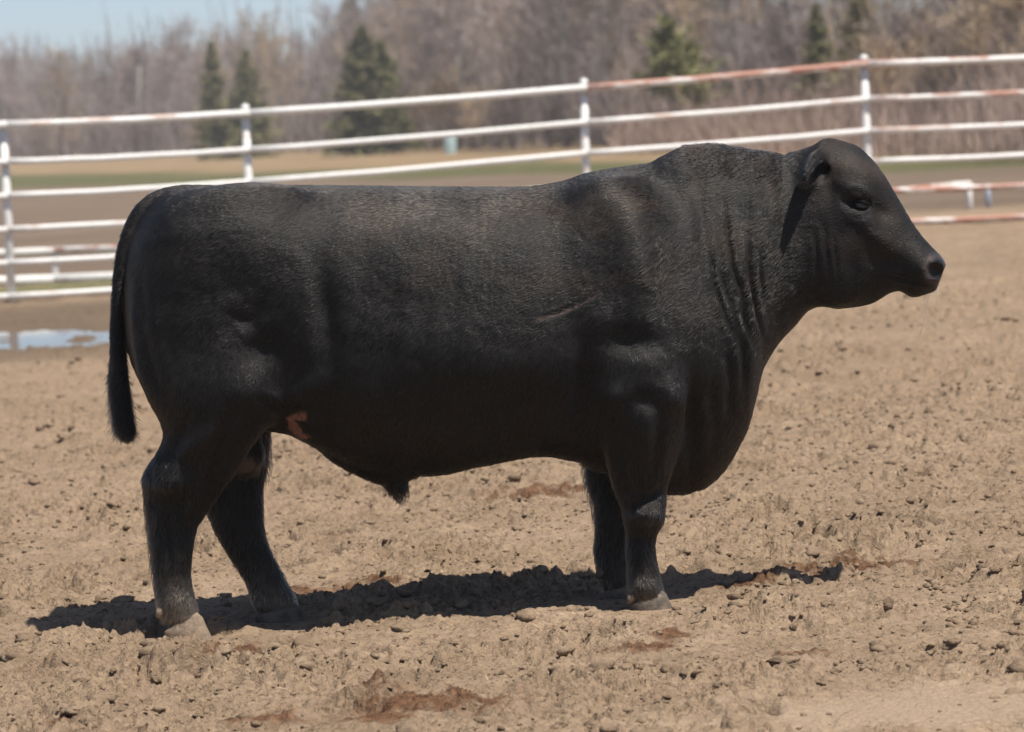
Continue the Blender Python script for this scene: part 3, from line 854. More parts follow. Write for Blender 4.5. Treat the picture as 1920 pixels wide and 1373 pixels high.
# ---- surface nets
def surface_nets(F, iso=0.0):
    S = F < iso
    nx, ny, nz = F.shape
    cell = np.zeros((nx - 1, ny - 1, nz - 1), np.uint8)
    for i in (0, 1):
        for j in (0, 1):
            for k in (0, 1):
                cell += S[i:nx - 1 + i, j:ny - 1 + j, k:nz - 1 + k]
    act = np.argwhere((cell > 0) & (cell < 8))
    idx = np.full(cell.shape, -1, np.int64)
    idx[act[:, 0], act[:, 1], act[:, 2]] = np.arange(len(act))
    acc = np.zeros((len(act), 3)); cnt = np.zeros(len(act))
    corners = [(i, j, k) for i in (0, 1) for j in (0, 1) for k in (0, 1)]
    for a in corners:
        for ax in range(3):
            if a[ax]: continue
            b = list(a); b[ax] = 1
            va = F[act[:, 0] + a[0], act[:, 1] + a[1], act[:, 2] + a[2]]
            vb = F[act[:, 0] + b[0], act[:, 1] + b[1], act[:, 2] + b[2]]
            m = (va < iso) != (vb < iso)
            t = np.where(m, va / np.where(m, va - vb, 1), 0)
            p = np.tile(np.array(a, float), (len(act), 1)); p[:, ax] += t
            acc[m] += p[m]; cnt[m] += 1
    V = act + acc / cnt[:, None]
    Q = []
    for ax in range(3):
        sl0 = [slice(None)] * 3; sl1 = [slice(None)] * 3
        sl0[ax] = slice(0, -1); sl1[ax] = slice(1, None)
        a, b = S[tuple(sl0)], S[tuple(sl1)]
        e = np.argwhere(a != b)
        u, w = (ax + 1) % 3, (ax + 2) % 3
        ok = (e[:, u] > 0) & (e[:, w] > 0) & (e[:, u] < F.shape[u] - 1) & (e[:, w] < F.shape[w] - 1)
        e = e[ok]
        def at_(du, dw):
            c = e.copy(); c[:, u] -= du; c[:, w] -= dw
            return idx[c[:, 0], c[:, 1], c[:, 2]]
        quad = np.stack([at_(1, 1), at_(0, 1), at_(0, 0), at_(1, 0)], 1)
        flip = ~a[e[:, 0], e[:, 1], e[:, 2]]
        quad[flip] = quad[flip][:, ::-1]
        Q.append(quad)
    Q = np.concatenate(Q); Q = Q[(Q >= 0).all(1)]
    return V, Q

BV, BQ = surface_nets(FIELD)
BV = BV * VOX + np.array([gx[0], gy[0], gz[0]])
EDG = np.unique(np.sort(np.concatenate([BQ[:, [0, 1]], BQ[:, [1, 2]], BQ[:, [2, 3]], BQ[:, [3, 0]]]), axis=1), axis=0)
# keep the one big piece
par = np.arange(len(BV))
for _ in range(200):
    mn = np.minimum(par[EDG[:, 0]], par[EDG[:, 1]]); old = par.copy()
    np.minimum.at(par, EDG[:, 0], mn); np.minimum.at(par, EDG[:, 1], mn); par = par[par]
    if (old == par).all(): break
big = np.bincount(par).argmax(); keep = par == big
remap = np.cumsum(keep) - 1
BV = BV[keep]; BQ = remap[BQ[keep[BQ].all(1)]]
EDG = np.unique(np.sort(np.concatenate([BQ[:, [0, 1]], BQ[:, [1, 2]], BQ[:, [2, 3]], BQ[:, [3, 0]]]), axis=1), axis=0)
DEG = np.bincount(EDG.ravel(), minlength=len(BV)).astype(float)
def lap(val):
    s = np.zeros_like(val)
    for c in range(val.shape[1]):
        s[:, c] = np.bincount(EDG[:, 0], val[EDG[:, 1], c], len(val)) + np.bincount(EDG[:, 1], val[EDG[:, 0], c], len(val))
    return s / DEG[:, None] - val
def relax(V, n, lam=0.5, mu=-0.52, w=None):
    for _ in range(n):
        V = V + lam * lap(V) * (1 if w is None else w)
        V = V + mu * lap(V) * (1 if w is None else w)
    return V
def vnormals(V):
    n = np.cross(V[BQ[:, 2]] - V[BQ[:, 0]], V[BQ[:, 3]] - V[BQ[:, 1]])
    out = np.zeros_like(V)
    for c in range(3):
        for k in range(4): out[:, c] += np.bincount(BQ[:, k], n[:, c], len(V))
    return out / (np.linalg.norm(out, axis=1)[:, None] + 1e-12)
BV = relax(BV, 10)
if np.sum(vnormals(BV) * (BV - BV.mean(0))) < 0: BQ = BQ[:, ::-1].copy()
BN = vnormals(BV)

# ---- flesh: bulges, hollows, folds noted in picture coordinates, the same on both sides
MIR = BV.copy(); MIR[:, 1] = -np.abs(MIR[:, 1])
PX, PY = proj(MIR)
SIDE = smooth01((np.abs(BN[:, 1]) - .15) / .5)
DISP = np.zeros(len(BV))
def bulge(px, py, rx, ry, amt, ang=0.0):
    a = math.radians(ang); dx, dy = PX - px, PY - py
    u = dx * math.cos(a) + dy * math.sin(a); v = -dx * math.sin(a) + dy * math.cos(a)
    DISP[:] += amt * np.exp(-(u / rx) ** 2 - (v / ry) ** 2) * SIDE
def crease(pts, w, depth, taper=True):
    pts = np.array(pts, float)
    best = np.full(len(PX), 1e9); bt = np.zeros(len(PX)); L = 0; tot = np.linalg.norm(np.diff(pts, axis=0), axis=1).sum()
    for a, b in zip(pts, pts[1:]):
        ab = b - a; l2 = ab @ ab
        t = np.clip(((PX - a[0]) * ab[0] + (PY - a[1]) * ab[1]) / l2, 0, 1)
        dd = np.hypot(PX - a[0] - ab[0] * t, PY - a[1] - ab[1] * t)
        m = dd < best; best[m] = dd[m]; bt[m] = (L + t[m] * math.sqrt(l2)) / tot; L += math.sqrt(l2)
    tp_ = np.sin(np.pi * np.clip(bt, .02, .98)) ** .6 if taper else 1.0
    DISP[:] += tp_ * depth * (-np.exp(-(best / w) ** 2) + .45 * np.exp(-((best - 2.1 * w) / (1.1 * w)) ** 2)) * SIDE
# hindquarter
bulge(455, 735, 48, 30, .008); bulge(490, 655, 45, 38, -.016, 35); bulge(612, 610, 24, 110, -.012, -6); bulge(350, 660, 60, 50, -.006)
bulge(330, 520, 60, 90, .008); bulge(520, 520, 70, 90, .006); bulge(560, 735, 55, 22, .012, -25); bulge(370, 830, 40, 22, .008, -30)
bulge(330, 890, 22, 26, .010); bulge(395, 905, 22, 40, -.008); bulge(335, 960, 14, 60, -.006); bulge(300, 870, 10, 30, .004)
crease([(505, 560), (470, 600), (440, 600), (415, 640)], 16, .006)
crease([(270, 520), (265, 620), (285, 700), (320, 770)], 12, .005)
# flank, ribs, belly
bulge(820, 640, 170, 60, .012); bulge(700, 560, 60, 90, -.006); bulge(905, 690, 130, 40, .006); bulge(960, 770, 120, 40, -.006); bulge(680, 760, 60, 60, .006)
for k in range(5): crease([(740 + k * 62, 520), (722 + k * 62, 640), (735 + k * 60, 720)], 13, .0008)
crease([(1012, 597), (1050, 585), (1085, 570), (1118, 551)], 3.2, .0045)
# shoulder, arm
bulge(1090, 725, 24, 75, -.016, 4); bulge(1185, 640, 55, 26, -.012); bulge(1150, 745, 26, 26, .010); bulge(1262, 745, 24, 34, .012); bulge(1212, 752, 26, 18, -.008)
bulge(1215, 830, 22, 60, .006); bulge(1165, 860, 16, 60, -.006); bulge(1195, 480, 40, 90, .008, -12); bulge(1125, 430, 50, 60, -.010); bulge(1262, 520, 30, 130, -.010, 8)
bulge(1120, 600, 40, 60, .008); bulge(1300, 790, 14, 80, -.014); bulge(1210, 965, 18, 14, .006); bulge(1195, 1010, 12, 14, -.005); crease([(1250, 905), (1215, 935), (1178, 950)], 7, .005)
# neck folds
crease([(1330, 430), (1338, 520), (1360, 590), (1382, 636)], 4.5, .0042)
crease([(1362, 372), (1366, 440), (1376, 505), (1396, 556), (1398, 612)], 4.6, .0062)
crease([(1405, 436), (1404, 490), (1414, 560), (1432, 634)], 4.6, .0062)
crease([(1431, 462), (1428, 520), (1436, 566)], 4.0, .0045); crease([(1350, 500), (1362, 548), (1376, 580)], 3.5, .0040); crease([(1383, 520), (1392, 585), (1412, 640)], 3.5, .0035)
crease([(1392, 625), (1396, 690), (1388, 742)], 7, .0060); crease([(1362, 650), (1372, 720), (1362, 800)], 8, .0050); crease([(1330, 720), (1345, 800), (1330, 860)], 9, .0040)
crease([(1310, 340), (1318, 420), (1312, 500)], 9, .0028); crease([(1440, 330), (1436, 380), (1432, 430)], 8, .0035)
bulge(1330, 330, 60, 30, .006); bulge(1290, 430, 40, 70, .010); bulge(1470, 450, 20, 90, -.006)
# head
crease([(1527, 430), (1532, 480), (1536, 540)], 3.5, .0022); crease([(1546, 420), (1550, 470), (1558, 515)], 3.5, .0022); crease([(1562, 440), (1570, 500), (1577, 540)], 3.5, .0018)
crease([(1748, 533), (1712, 528), (1680, 520), (1655, 512)], 3.0, .0050); bulge(1560, 480, 40, 60, .008, -15); bulge(1597, 505, 16, 60, -.006, 10); bulge(1640, 440, 40, 12, .006, 35)
crease([(312, 955), (317, 1020), (320, 1085)], 6, .0040); crease([(1193, 1008), (1196, 1050), (1198, 1092)], 6, .0040); bulge(1216, 962, 22, 20, .013); bulge(318, 908, 32, 20, .012); bulge(1208, 1100, 20, 14, .005); bulge(330, 1128, 24, 16, .005)
crease([(440, 760), (420, 800), (400, 850), (390, 900)], 9, .0045); crease([(350, 790), (335, 830), (322, 860)], 8, .0040); crease([(480, 745), (520, 760), (560, 760)], 7, .0040); crease([(1150, 790), (1160, 850), (1175, 910)], 9, .0040); crease([(1235, 770), (1232, 830), (1222, 890)], 9, .0040)
crease([(1588, 366), (1604, 356), (1622, 366), (1632, 384)], 3.5, .0035); crease([(1592, 402), (1612, 410), (1630, 400), (1636, 420)], 3, .003)
bulge(1655, 395, 22, 16, -.012, 50); bulge(1660, 452, 30, 20, .005, 45); bulge(1660, 490, 40, 16, -.006, 25); bulge(1700, 510, 30, 20, .004); bulge(1610, 470, 30, 26, .003)
bulge(1555, 350, 14, 40, -.006)
nx_ = fbm(PX / 70 + 3, PY / 70, 41, 3)
DISP *= 1.3 + .45 * smooth01((660 - PX) / 80) * smooth01((1150 - PY) / 60) + .65 * smooth01((PX - 1060) / 40) * smooth01((1320 - PX) / 40) * smooth01((PY - 560) / 60)
DISP += .0020 * nx_ * SIDE + .0006 * fbm(PX / 16, PY / 18, 52, 2) * SIDE * smooth01((PX - 240) / 40)
BV = BV + BN * DISP[:, None]
BV = relax(BV, 2)
BN = vnormals(BV)

# colouring that belongs to the coat itself
near = BV[:, 1] < 0
def band(v, a, b): return smooth01((v - a) / (b - a))
def region(px, py, rx, ry, ang=0, edge=.35):
    a = math.radians(ang); dx, dy = PX - px, PY - py
    u = dx * math.cos(a) + dy * math.sin(a); v = -dx * math.sin(a) + dy * math.cos(a)
    return 1 - smooth01((np.hypot(u / rx, v / ry) - 1 + edge) / (2 * edge))
wob = fbm(PX / 14, PY / 14, 77, 3)
pink = np.clip(region(560 + 6 * wob, 781, 24, 9, -12) + region(552 + 8 * wob, 800, 10, 24, -25) + region(565 + 8 * wob, 815, 16, 6, 25), 0, 1)
pink = .85 * smooth01((pink + .45 * wob - .30) / .6) * ((PX > 525) & (PX < 592) & (PY > 765) & (PY < 832))
scrot = region(456, 872, 30, 16) * ((np.abs(BV[:, 1]) < .07) & (PX > 425) & (PX < 490) & (PY > 845))
dust = np.clip(band(PY + 14 * wob, 1100, 1170) * .45 + .16 * band(PY + 30 * wob, 1040, 1130), 0, 1) * (PY > 980)
dust = np.clip(dust + .12 * smooth01(fbm(PX / 120, PY / 90, 5, 3) + .1) * band(-PY, -560, -330), 0, 1)
rust = smooth01(fbm(PX / 95 + 8, PY / 70, 15, 3) * 1.2 + .1) * band(-PY, -680, -420) * smooth01((PX - 560) / 200)
hp = np.abs((BV - h0) @ eyh)
wet = region(1766, 512, 26, 42, -20) * (PX > 1730)
nos = region(1757, 505, 17, 21) * (PX > 1725)
rim = np.clip(region(1755, 507, 25, 30, 0, .25) - region(1756, 505, 14, 18, 0, .2), 0, 1) * (PX > 1725)
scar = np.zeros(len(PX))
for (a, b) in (((1012, 597), (1050, 585)), ((1050, 585), (1085, 570)), ((1085, 570), (1118, 551))):
    a, b = np.array(a, float), np.array(b, float); ab = b - a
    t = np.clip(((PX - a[0]) * ab[0] + (PY - a[1]) * ab[1]) / (ab @ ab), 0, 1)
    scar = np.maximum(scar, np.exp(-(np.hypot(PX - a[0] - ab[0] * t, PY - 2 - a[1] - ab[1] * t) / 3.0) ** 2))
hoof_bare = np.clip(pink + scrot + wet + nos, 0, 1)

def attr(me, name, v):
    a = me.attributes.new(name, 'FLOAT', 'POINT'); a.data.foreach_set('value', np.asarray(v, np.float32))

def coat_mat():
    m, nt, b = new_mat('black_coat', .60, (.012, .011, .010), .22)
    A = lambda n: node(nt, 'ShaderNodeAttribute', attribute_name=n).outputs['Fac']
    tc = nt.nodes.new('ShaderNodeTexCoord').outputs['Object']
    n1_ = noise(nt, 9, 4, .6, tc)
    c = ramp(nt, n1_, [(.3, (.0068, .0058, .0052)), (.7, (.0125, .0102, .0088))])
    c = mixc(nt, A('rust'), c, (.015, .0098, .0066))
    c = mixc(nt, A('dust'), c, (.16, .125, .09))
    c = mixc(nt, A('pink'), c, (.30, .150, .105))
    c = mixc(nt, A('scrot'), c, (.10, .070, .050))
    c = mixc(nt, A('wet'), c, (.020, .018, .018))
    c = mixc(nt, A('rim'), c, (.060, .042, .038))
    c = mixc(nt, A('nos'), c, (.006, .005, .005))
    c = mixc(nt, A('scar'), c, (.07, .045, .036))
    nt.links.new(c, b.inputs['Base Color'])
    rr_ = node(nt, 'ShaderNodeMapRange'); nt.links.new(A('wet'), rr_.inputs[0]); rr_.inputs[3].default_value = .60; rr_.inputs[4].default_value = .36
    nt.links.new(rr_.outputs[0], b.inputs['Roughness'])
    mpb = node(nt, 'ShaderNodeMapping'); mpb.inputs['Scale'].default_value = (90, 260, 200); mpb.inputs['Rotation'].default_value = (0, .6, 0); nt.links.new(tc, mpb.inputs['Vector'])
    bump(nt, b, noise(nt, 1.0, 3, .65, mpb.outputs[0]), .7, .004)
    return m

bull = empty('black_bull', tuple(P1(760, 1180, 0)))
bull_loc = np.array(bull.location)
tag(bull, 'large stocky black bull standing in profile on the trampled dirt pen', 'bull')
MAT_COAT = coat_mat()
body = mesh_obj('body', BV - bull_loc, BQ, MAT_COAT, bull)
for n_, v_ in (('rust', rust), ('dust', dust), ('pink', pink), ('scrot', scrot), ('wet', wet), ('rim', rim), ('nos', nos), ('scar', scar)):
    attr(body.data, n_, v_)

# ---- hair
def hair_mat(name, color, rough=.38, tint=None):
    m = bpy.data.materials.new(name); m.use_nodes = True; nt = m.node_tree
    for n in list(nt.nodes): nt.nodes.remove(n)
    o = nt.nodes.new('ShaderNodeOutputMaterial'); h = nt.nodes.new('ShaderNodeBsdfHairPrincipled')
    h.model = 'CHIANG'; h.parametrization = 'COLOR'
    h.inputs['Color'].default_value = (*color, 1); h.inputs['Roughness'].default_value = rough; h.inputs['Radial Roughness'].default_value = .5
    h.inputs['IOR'].default_value = 1.39
    h.inputs['Random Roughness'].default_value = .4
    if tint:
        c = mixc(nt, node(nt, 'ShaderNodeAttribute', attribute_name='rust').outputs['Fac'], (*color, 1), (.016, .0108, .0078, 1))
        c = mixc(nt, node(nt, 'ShaderNodeAttribute', attribute_name='dust').outputs['Fac'], c, (.26, .20, .145, 1))
        nt.links.new(c, h.inputs['Color'])
    nt.links.new(h.outputs[0], o.inputs[0])
    return m

def hair_obj(name, root, steps, rad, mat, parent, extra=None):
    """root (n,3); steps list of (n,3) offsets -> one set of strands"""
    n = len(root); k = len(steps) + 1
    P = np.stack([root] + [root + s for s in steps], 1)
    hc = bpy.data.hair_curves.new(name)
    hc.add_curves([k] * n)
    hc.attributes['position'].data.foreach_set('vector', P.astype(np.float32).ravel())
    ra = hc.attributes.new('radius', 'FLOAT', 'POINT') if 'radius' not in hc.attributes else hc.attributes['radius']
    tap = np.linspace(1, .25, k)[None, :] * (np.asarray(rad) if np.ndim(rad) else np.full(n, rad))[:, None]
    ra.data.foreach_set('value', tap.astype(np.float32).ravel())
    for nm, v in (extra or {}).items():
        hc.attributes.new(nm, 'FLOAT', 'CURVE').data.foreach_set('value', v.astype(np.float32))
    hc.materials.append(mat)
    o = bpy.data.objects.new(name, hc); COL.objects.link(o); o.parent = parent
    return o

def sample(nh, weight):
    T = np.concatenate([BQ[:, [0, 1, 2]], BQ[:, [0, 2, 3]]])
    a, b, c = BV[T[:, 0]], BV[T[:, 1]], BV[T[:, 2]]
    ar = np.linalg.norm(np.cross(b - a, c - a), axis=1) * weight[T].mean(1)
    f = rng.choice(len(T), nh, p=ar / ar.sum())
    u, v = rng.random(nh), rng.random(nh); fl = u + v > 1
    u[fl], v[fl] = 1 - u[fl], 1 - v[fl]
    w = np.stack([1 - u - v, u, v], 1)
    return T[f], w

NH = 260000
wgt = np.where(BV[:, 1] < .08, 1.0, .45) * (1 - hoof_bare) * np.where(PX > 1560, 1.15, 1.0)
wgt = np.where(BN[:, 1] > .3, wgt * .4, wgt)
T_, w_ = sample(NH, np.clip(wgt, 0, 1))
lerp = lambda v: (v[T_] * (w_[..., None] if v.ndim > 1 else w_)).sum(1)
hr, hnrm = lerp(BV), lerp(BN)
hpx, hpy = lerp(PX), lerp(PY)
hnrm /= np.linalg.norm(hnrm, axis=1)[:, None]
dwn = smooth01((hpy - 560) / 160)
comb = np.stack([-.85 + .55 * dwn - .4 * smooth01((hpx - 1480) / 60) + .2 * smooth01((hpy - 850) / 80), np.zeros(NH), -.50 - .35 * dwn], 1)
sw = fbm(hpx / 60, hpy / 60, 61, 3)
comb[:, 0] += .28 * vnoise(hpx / 10, hpy / 15, 161) + .35 * sw + rng.normal(0, .10, NH); comb[:, 2] += .20 * vnoise(hpx / 12, hpy / 12, 162) + .2 * fbm(hpx / 45, hpy / 45, 63, 2) + rng.normal(0, .08, NH); comb[:, 1] += rng.normal(0, .08, NH)
comb -= hnrm * (comb * hnrm).sum(1)[:, None]
comb /= np.linalg.norm(comb, axis=1)[:, None] + 1e-6
ln = .0145 * (1 + .35 * rng.normal(0, 1, NH).clip(-1.5, 2))
ln *= (1 - .52 * smooth01((hpx - 1500) / 60)) * np.where(hpy > 900, .9, 1)
win = lambda v, a, b, e: smooth01((v - a) / e) * smooth01((b - v) / e)
frin = np.clip(win(hpx, 1088, 1140, 8) * win(hpy, 850, 1010, 40) + win(hpx, 478, 515, 8) * win(hpy, 815, 935, 30) + win(hpx, 262, 306, 12) * win(hpy, 900, 1100, 60), 0, 1) * (rng.random(NH) < .6)
ln *= (1 + .7 * frin) * (1 + .35 * smooth01((hpy - 830) / 60))
crest = (hpx > 1290) & (hpx < 1470) & (hnrm[:, 2] > .55)
ln *= np.where(crest, 1.15, 1)
sheath = (hpx > 720) & (hpx < 790) & (hpy > 885)
ln *= np.where(sheath, 2.2, 1)
lift = .15 + .12 * smooth01((hpy - 830) / 60) + .08 * rng.random(NH) + .08 * vnoise(hpx / 9, hpy / 13, 163) + .25 * frin + .22 * crest + .15 * sheath
s1 = (comb * .5 + hnrm * lift[:, None] * .55) * ln[:, None]
s2 = (comb * 1.0 + hnrm * lift[:, None] * .62) * ln[:, None]
coat = hair_obj('coat', hr - hnrm * .001 - bull_loc, [s1, s2], .0007 * (.7 + .6 * rng.random(NH)), hair_mat('coat_hair', (.0105, .0088, .0076), .27, True), bull,
                {'rust': lerp(rust), 'dust': lerp(dust)})
# tail switch: long hair round the lower tail
TT = [(220, 590, .016), (220, 665, .0180), (225, 720, .0205), (229, 770, .0200), (233, 796, .011)]
NS = 8000
tt = rng.random(NS) ** .75
tcx = np.interp(tt, np.linspace(0, 1, 5), [t[0] for t in TT]); tcy = np.interp(tt, np.linspace(0, 1, 5), [t[1] for t in TT]); trr = np.interp(tt, np.linspace(0, 1, 5), [t[2] for t in TT])
ctr = at(tcx, tcy, -.045); th = rng.random(NS) * 2 * np.pi
out = np.stack([np.cos(th), np.sin(th), np.zeros(NS)], 1)
rt = ctr + out * trr[:, None] * .9
L_ = (.030 + .055 * rng.random(NS)) * np.interp(tt, [0, .3, .7, .9, 1], [.35, .8, 1.0, .85, .7])
dn = np.array([.03, 0, -1.0]) + rng.normal(0, .06, (NS, 3)) + np.stack([.10 * np.sin(tcy / 30), np.zeros(NS), np.zeros(NS)], 1)
cv = np.interp(tt, [0, .35, .8, 1], [.06, .16, .10, -.05])[:, None]
s1 = (dn * .33 + out * .10) * L_[:, None]; s2 = (dn * .66 + out * (.10 + cv * .5)) * L_[:, None]; s3 = (dn * 1.0 + out * (cv + rng.normal(0, .17, (NS, 1)))) * L_[:, None]
hair_obj('tail_switch', rt - bull_loc, [s1, s2, s3], .0011, hair_mat('switch_hair', (.010, .0082, .007), .30), bull)

# ---- hooves with their dewclaws, eyes
def hoof_mat(name, dusty):
    m, nt, b = new_mat(name, .75, (.2, .16, .12), .3)
    tc = nt.nodes.new('ShaderNodeTexCoord').outputs['Object']
    n_ = noise(nt, 26, 6, .65, tc)
    lo, hi = ((.12, .088, .062), (.32, .24, .165)) if dusty else ((.055, .046, .038), (.19, .145, .105))
    nt.links.new(ramp(nt, n_, [(.35, lo), (.68, hi)]), b.inputs['Base Color'])
    bump(nt, b, noise(nt, 120, 4, .6, tc), .5, .004)
    return m
HM = hoof_mat('dusty_hoof_horn', True); HD = hoof_mat('dark_hoof_horn', False)

def hoof(heel, toe, yb, yt, tl, tr_, Yc, mat, spread=.030):
    """a cloven hoof: two claws side by side"""
    mb = MB()
    s = (Yc - CAM[1]) / FPX
    for sd in (-1, 1):
        yy = Yc + sd * spread
        secs = []
        for t in np.linspace(0, 1, 7):
            l = heel + (tl - heel) * (t ** 1.3); r = toe + (tr_ - toe) * (t ** .8); pyv = yb + (yt - yb) * t
            c = P1((l + r) / 2, pyv, yy); secs.append((c, (r - l) / 2 * s, (.029 - .004 * t) * (1 - .30 * max(0, t - .75) / .25), t))
        seg = 20; V = []
        hh = (yb - yt) * s
        for c, rx, ry, t in secs:
            if t > .99: rx = rx * .8
            for j in range(seg):
                a = 2 * math.pi * j / seg; cx = math.cos(a); sy = math.sin(a)
                nar = 1 - .45 * max(0, cx) ** 2
                V.append(c + np.array([rx * math.copysign(abs(cx) ** .85, cx), ry * nar * math.copysign(abs(sy) ** .8, sy) - sd * .006 * max(0, cx), -hh * .52 * t * (.5 - .5 * cx)]) - bull_loc)
        F = []
        for i in range(len(secs) - 1):
            for j in range(seg):
                k = (j + 1) % seg; F.append((i * seg + j, i * seg + k, (i + 1) * seg + k, (i + 1) * seg + j))
        F.append(tuple(range(seg))[::-1]); F.append(tuple((len(secs) - 1) * seg + j for j in range(seg)))
        mb.add(V, F)
    return mb.build('hoof', mat, bull)

def dewclaws(h, px, py, Yc, mat):
    for sd in (-1, 1):
        c = P1(px, py, Yc + sd * .030)
        bm = bmesh.new(); bmesh.ops.create_icosphere(bm, subdivisions=2, radius=1)
        for v in bm.verts:
            p = v.co
            v.co = Vector((p.x * .015 - .006 * max(0, -p.z), p.y * .012, p.z * .018 - .004)) + Vector(c - bull_loc)
        me = bpy.data.meshes.new('dewclaw'); bm.to_mesh(me); bm.free()
        for p_ in me.polygons: p_.use_smooth = True
        me.materials.append(mat)
        o = bpy.data.objects.new('dewclaw', me); COL.objects.link(o); o.parent = h

h1 = hoof(313, 404, 1206, 1150, 304, 376, YN, HM); dewclaws(h1, 301, 1146, YN, HM)
h2 = hoof(482, 578, 1172, 1132, 474, 560, YF, HD); dewclaws(h2, 490, 1132, YF, HD)
h3 = hoof(1186, 1267, 1148, 1108, 1181, 1247, YN, HD); dewclaws(h3, 1184, 1120, YN, HM)
h4 = hoof(1137, 1212, 1124, 1092, 1133, 1190, YF, HD); dewclaws(h4, 1126, 1072, YF, HD)

me_, nt_, b_ = new_mat('wet_dark_eye', .08, (.004, .0035, .0035), .55)
lm_, nt2_, b2_ = new_mat('eyelid_skin', .75, (.0065, .0055, .005), .15)
def skin_at(px, py, sd):
    m = (BV[:, 1] * sd > 0) & (np.hypot(PX - px, PY - py) < 6)
    return np.abs(BV[m, 1]).max() * sd if m.any() else .12 * sd
for sd in (-1, 1):
    ys = skin_at(1614, 384, sd); ec = P1(1614, 384, ys) if sd < 0 else P1(1614, 384, -ys) * np.array([1, -1, 1])
    ec = ec * np.array([1, 0, 1]) + np.array([0, ys - sd * .013, 0])
    bm = bmesh.new(); bmesh.ops.create_uvsphere(bm, u_segments=28, v_segments=18, radius=.0215)
    me = bpy.data.meshes.new('eye'); bm.to_mesh(me); bm.free()
    for p_ in me.polygons: p_.use_smooth = True
    me.materials.append(me_)
    o = bpy.data.objects.new('eye', me); COL.objects.link(o); o.parent = bull
    o.location = tuple(ec - bull_loc)
    for sgn, r_, nm in ((1, .0068, 'upper_eyelid'), (-1, .0050, 'lower_eyelid')):
        pts = []
        for t in np.linspace(-1, 1, 11):
            zz_ = (.0095 if sgn > 0 else -.0075) * (1 - t * t) - .004 * t
            xx_ = .026 * t; yy_ = math.sqrt(max(.0218 ** 2 - (.8 * xx_) ** 2 - zz_ ** 2, .00002))
            pts.append(np.array([xx_, sd * yy_, zz_]))
        V, F = tube(pts, [r_ * (.3 + .7 * (1 - t * t)) for t in np.linspace(-1, 1, 11)], 10)
        mesh_obj(nm, V, F, lm_, o)
# threads of drool
dm, ntd, bd = new_mat('drool', .05, (.85, .87, .88), .5); bd.inputs['Transmission Weight'].default_value = .6
for pts in ([(1745, 545), (1737, 575), (1732, 605), (1724, 631)], [(1760, 528), (1758, 560), (1753, 585)]):
    P_ = [P1(p[0], p[1], -.05) - bull_loc for p in pts]
    V, F = tube(P_, .0008, 6); mesh_obj('drool_thread', V, F, dm, bull)
# ==================================================================== crumbs, straw
def clods(name, n, lo, hi, smin_, smax_, mat, seed, label, sub_=1, clear=.10, sink=.38):
    r = np.random.default_rng(seed)
    bm = bmesh.new(); bmesh.ops.create_icosphere(bm, subdivisions=sub_, radius=1); bv = np.array([v.co[:] for v in bm.verts]); bf = np.array([[v.index for v in f.verts] for f in bm.faces]); bm.free()
    nv = len(bv)
    D = np.sqrt(r.uniform(lo ** 2, hi ** 2, n)); X_ = r.uniform(-1, 1, n) * (.17 * D + .6); Y_ = D - 10
    cl = smooth01(.45 + 1.1 * fbm(X_ * 1.7 + 4, Y_ * 1.7, 31, 3)); keep = r.random(n) < .25 + .85 * cl
    for p in HOOVES: keep &= np.hypot(X_ - p[0], (Y_ - p[1]) * 1.2) > clear
    keep &= ~(np.hypot((X_ - sm_c[0]) / .75, (Y_ - sm_c[1]) / .42) < 1.0) | (r.random(n) < .12)
    X_, Y_ = X_[keep], Y_[keep]; n = len(X_)
    s = smin_ * (smax_ / smin_) ** (r.random(n) ** 3.0)
    Z_ = top_of_ground(X_, Y_)
    jit = np.ones((n, nv, 1))
    for wd, am in ((1.6, .22), (1.6, .20), (2.2, .16), (4.5, .10), (6, .09), (11, .07), (14, .06)):      # lumpy, crumbling shapes
        w_ = r.normal(0, wd, (n, 1, 3)); jit += am * np.cos((bv[None] * w_).sum(2, keepdims=True) + r.random((n, 1, 1)) * 6.28)
    jit = np.clip(jit, .35, 1.9)
    ax = np.stack([s * r.uniform(.8, 1.5, n), s * r.uniform(.8, 1.4, n), s * r.uniform(.40, .80, n)], 1)
    P = bv[None] * jit * ax[:, None, :]
    a = r.random(n) * 6.28; ca_, sa_ = np.cos(a)[:, None], np.sin(a)[:, None]
    V = np.stack([P[..., 0] * ca_ - P[..., 1] * sa_ + X_[:, None], P[..., 0] * sa_ + P[..., 1] * ca_ + Y_[:, None], P[..., 2] + Z_[:, None] + s[:, None] * sink], -1).reshape(-1, 3)
    F = (bf[None] + (np.arange(n) * nv)[:, None, None]).reshape(-1, 3)
    o = mesh_obj(name, V, F, mat, smooth=False); tag(o, label, 'clods', kind='stuff'); return o
cm, cnt, cb = new_mat('mud_clod', .95, (.3, .2, .13), .12)
ctc = cnt.nodes.new('ShaderNodeTexCoord').outputs['Object']
cnt.links.new(ramp(cnt, noise(cnt, 16, 4, .65, ctc), [(.3, (.150, .102, .066)), (.5, (.285, .202, .132)), (.72, (.38, .276, .186))]), cb.inputs['Base Color'])
bump(cnt, cb, noise(cnt, 110, 5, .7, ctc), 1.0, .012)
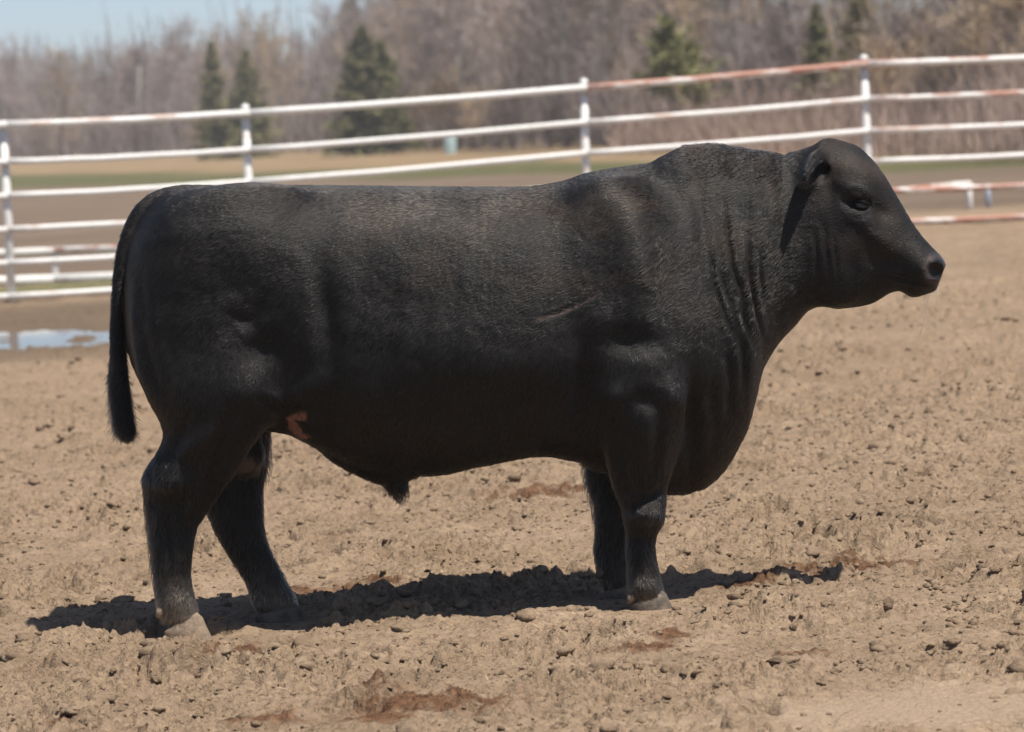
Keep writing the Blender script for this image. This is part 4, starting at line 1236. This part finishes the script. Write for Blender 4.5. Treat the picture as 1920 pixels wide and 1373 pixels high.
clods('mud_crumbs', 40000, 7.4, 16, .0026, .011, cm, 3, 'small crumbs of dry mud scattered over the pen', 1, .10, .30)
clods('mud_clods', 6500, 7.4, 23, .006, .027, cm, 4, 'broken clods of dried mud lying about the pen', 2, .16, .10)
clods('turned_up_clods', 620, 7.5, 10.2, .012, .034, cm, 16, 'larger crumbling clods turned up in the trampled mud', 3, .24, -.05)
# straw and pale stalks
r = np.random.default_rng(9); n = 240
D = np.sqrt(r.uniform(7.5 ** 2, 15 ** 2, n)); X_ = r.uniform(-1, 1, n) * (.17 * D + .4); Y_ = D - 10; Z_ = top_of_ground(X_, Y_)
a = r.random(n) * 6.28; L = r.uniform(.012, .055, n)
A = np.stack([X_, Y_, Z_ + .004], 1); B = A + np.stack([np.cos(a) * L, np.sin(a) * L, r.uniform(0, .5, n) * L], 1)
V, Q = strips(A, B, np.full(n, .0008), np.full(n, .0005), r)
sm, snt, sb = new_mat('pale_straw', .7, (.50, .40, .24), .3)
o = mesh_obj('straw_bits', V, Q, sm, smooth=False); tag(o, 'bits of pale straw lying on the trampled mud', 'straw', kind='stuff')
# ==================================================================== air
hz = bpy.data.materials.new('pale_haze'); hz.use_nodes = True
for n in list(hz.node_tree.nodes): hz.node_tree.nodes.remove(n)
ho = hz.node_tree.nodes.new('ShaderNodeOutputMaterial'); hv = hz.node_tree.nodes.new('ShaderNodeVolumePrincipled')
hv.inputs['Color'].default_value = (.97, .96, .95, 1); hv.inputs['Density'].default_value = .0006; hv.inputs['Anisotropy'].default_value = .2
hz.node_tree.links.new(hv.outputs[0], ho.inputs['Volume'])
bx0, bx1, by0, by1, bz0, bz1 = -2600, 2600, -60, 980, -2.2, 34
bvs = [(x, y, z) for z in (bz0, bz1) for y in (by0, by1) for x in (bx0, bx1)]
hb = mesh_obj('haze', bvs, [(0, 2, 3, 1), (4, 5, 7, 6), (0, 1, 5, 4), (2, 6, 7, 3), (0, 4, 6, 2), (1, 3, 7, 5)], hz, smooth=False)
tag(hb, 'thin pale spring haze over the fields and wood', 'haze', kind='stuff')
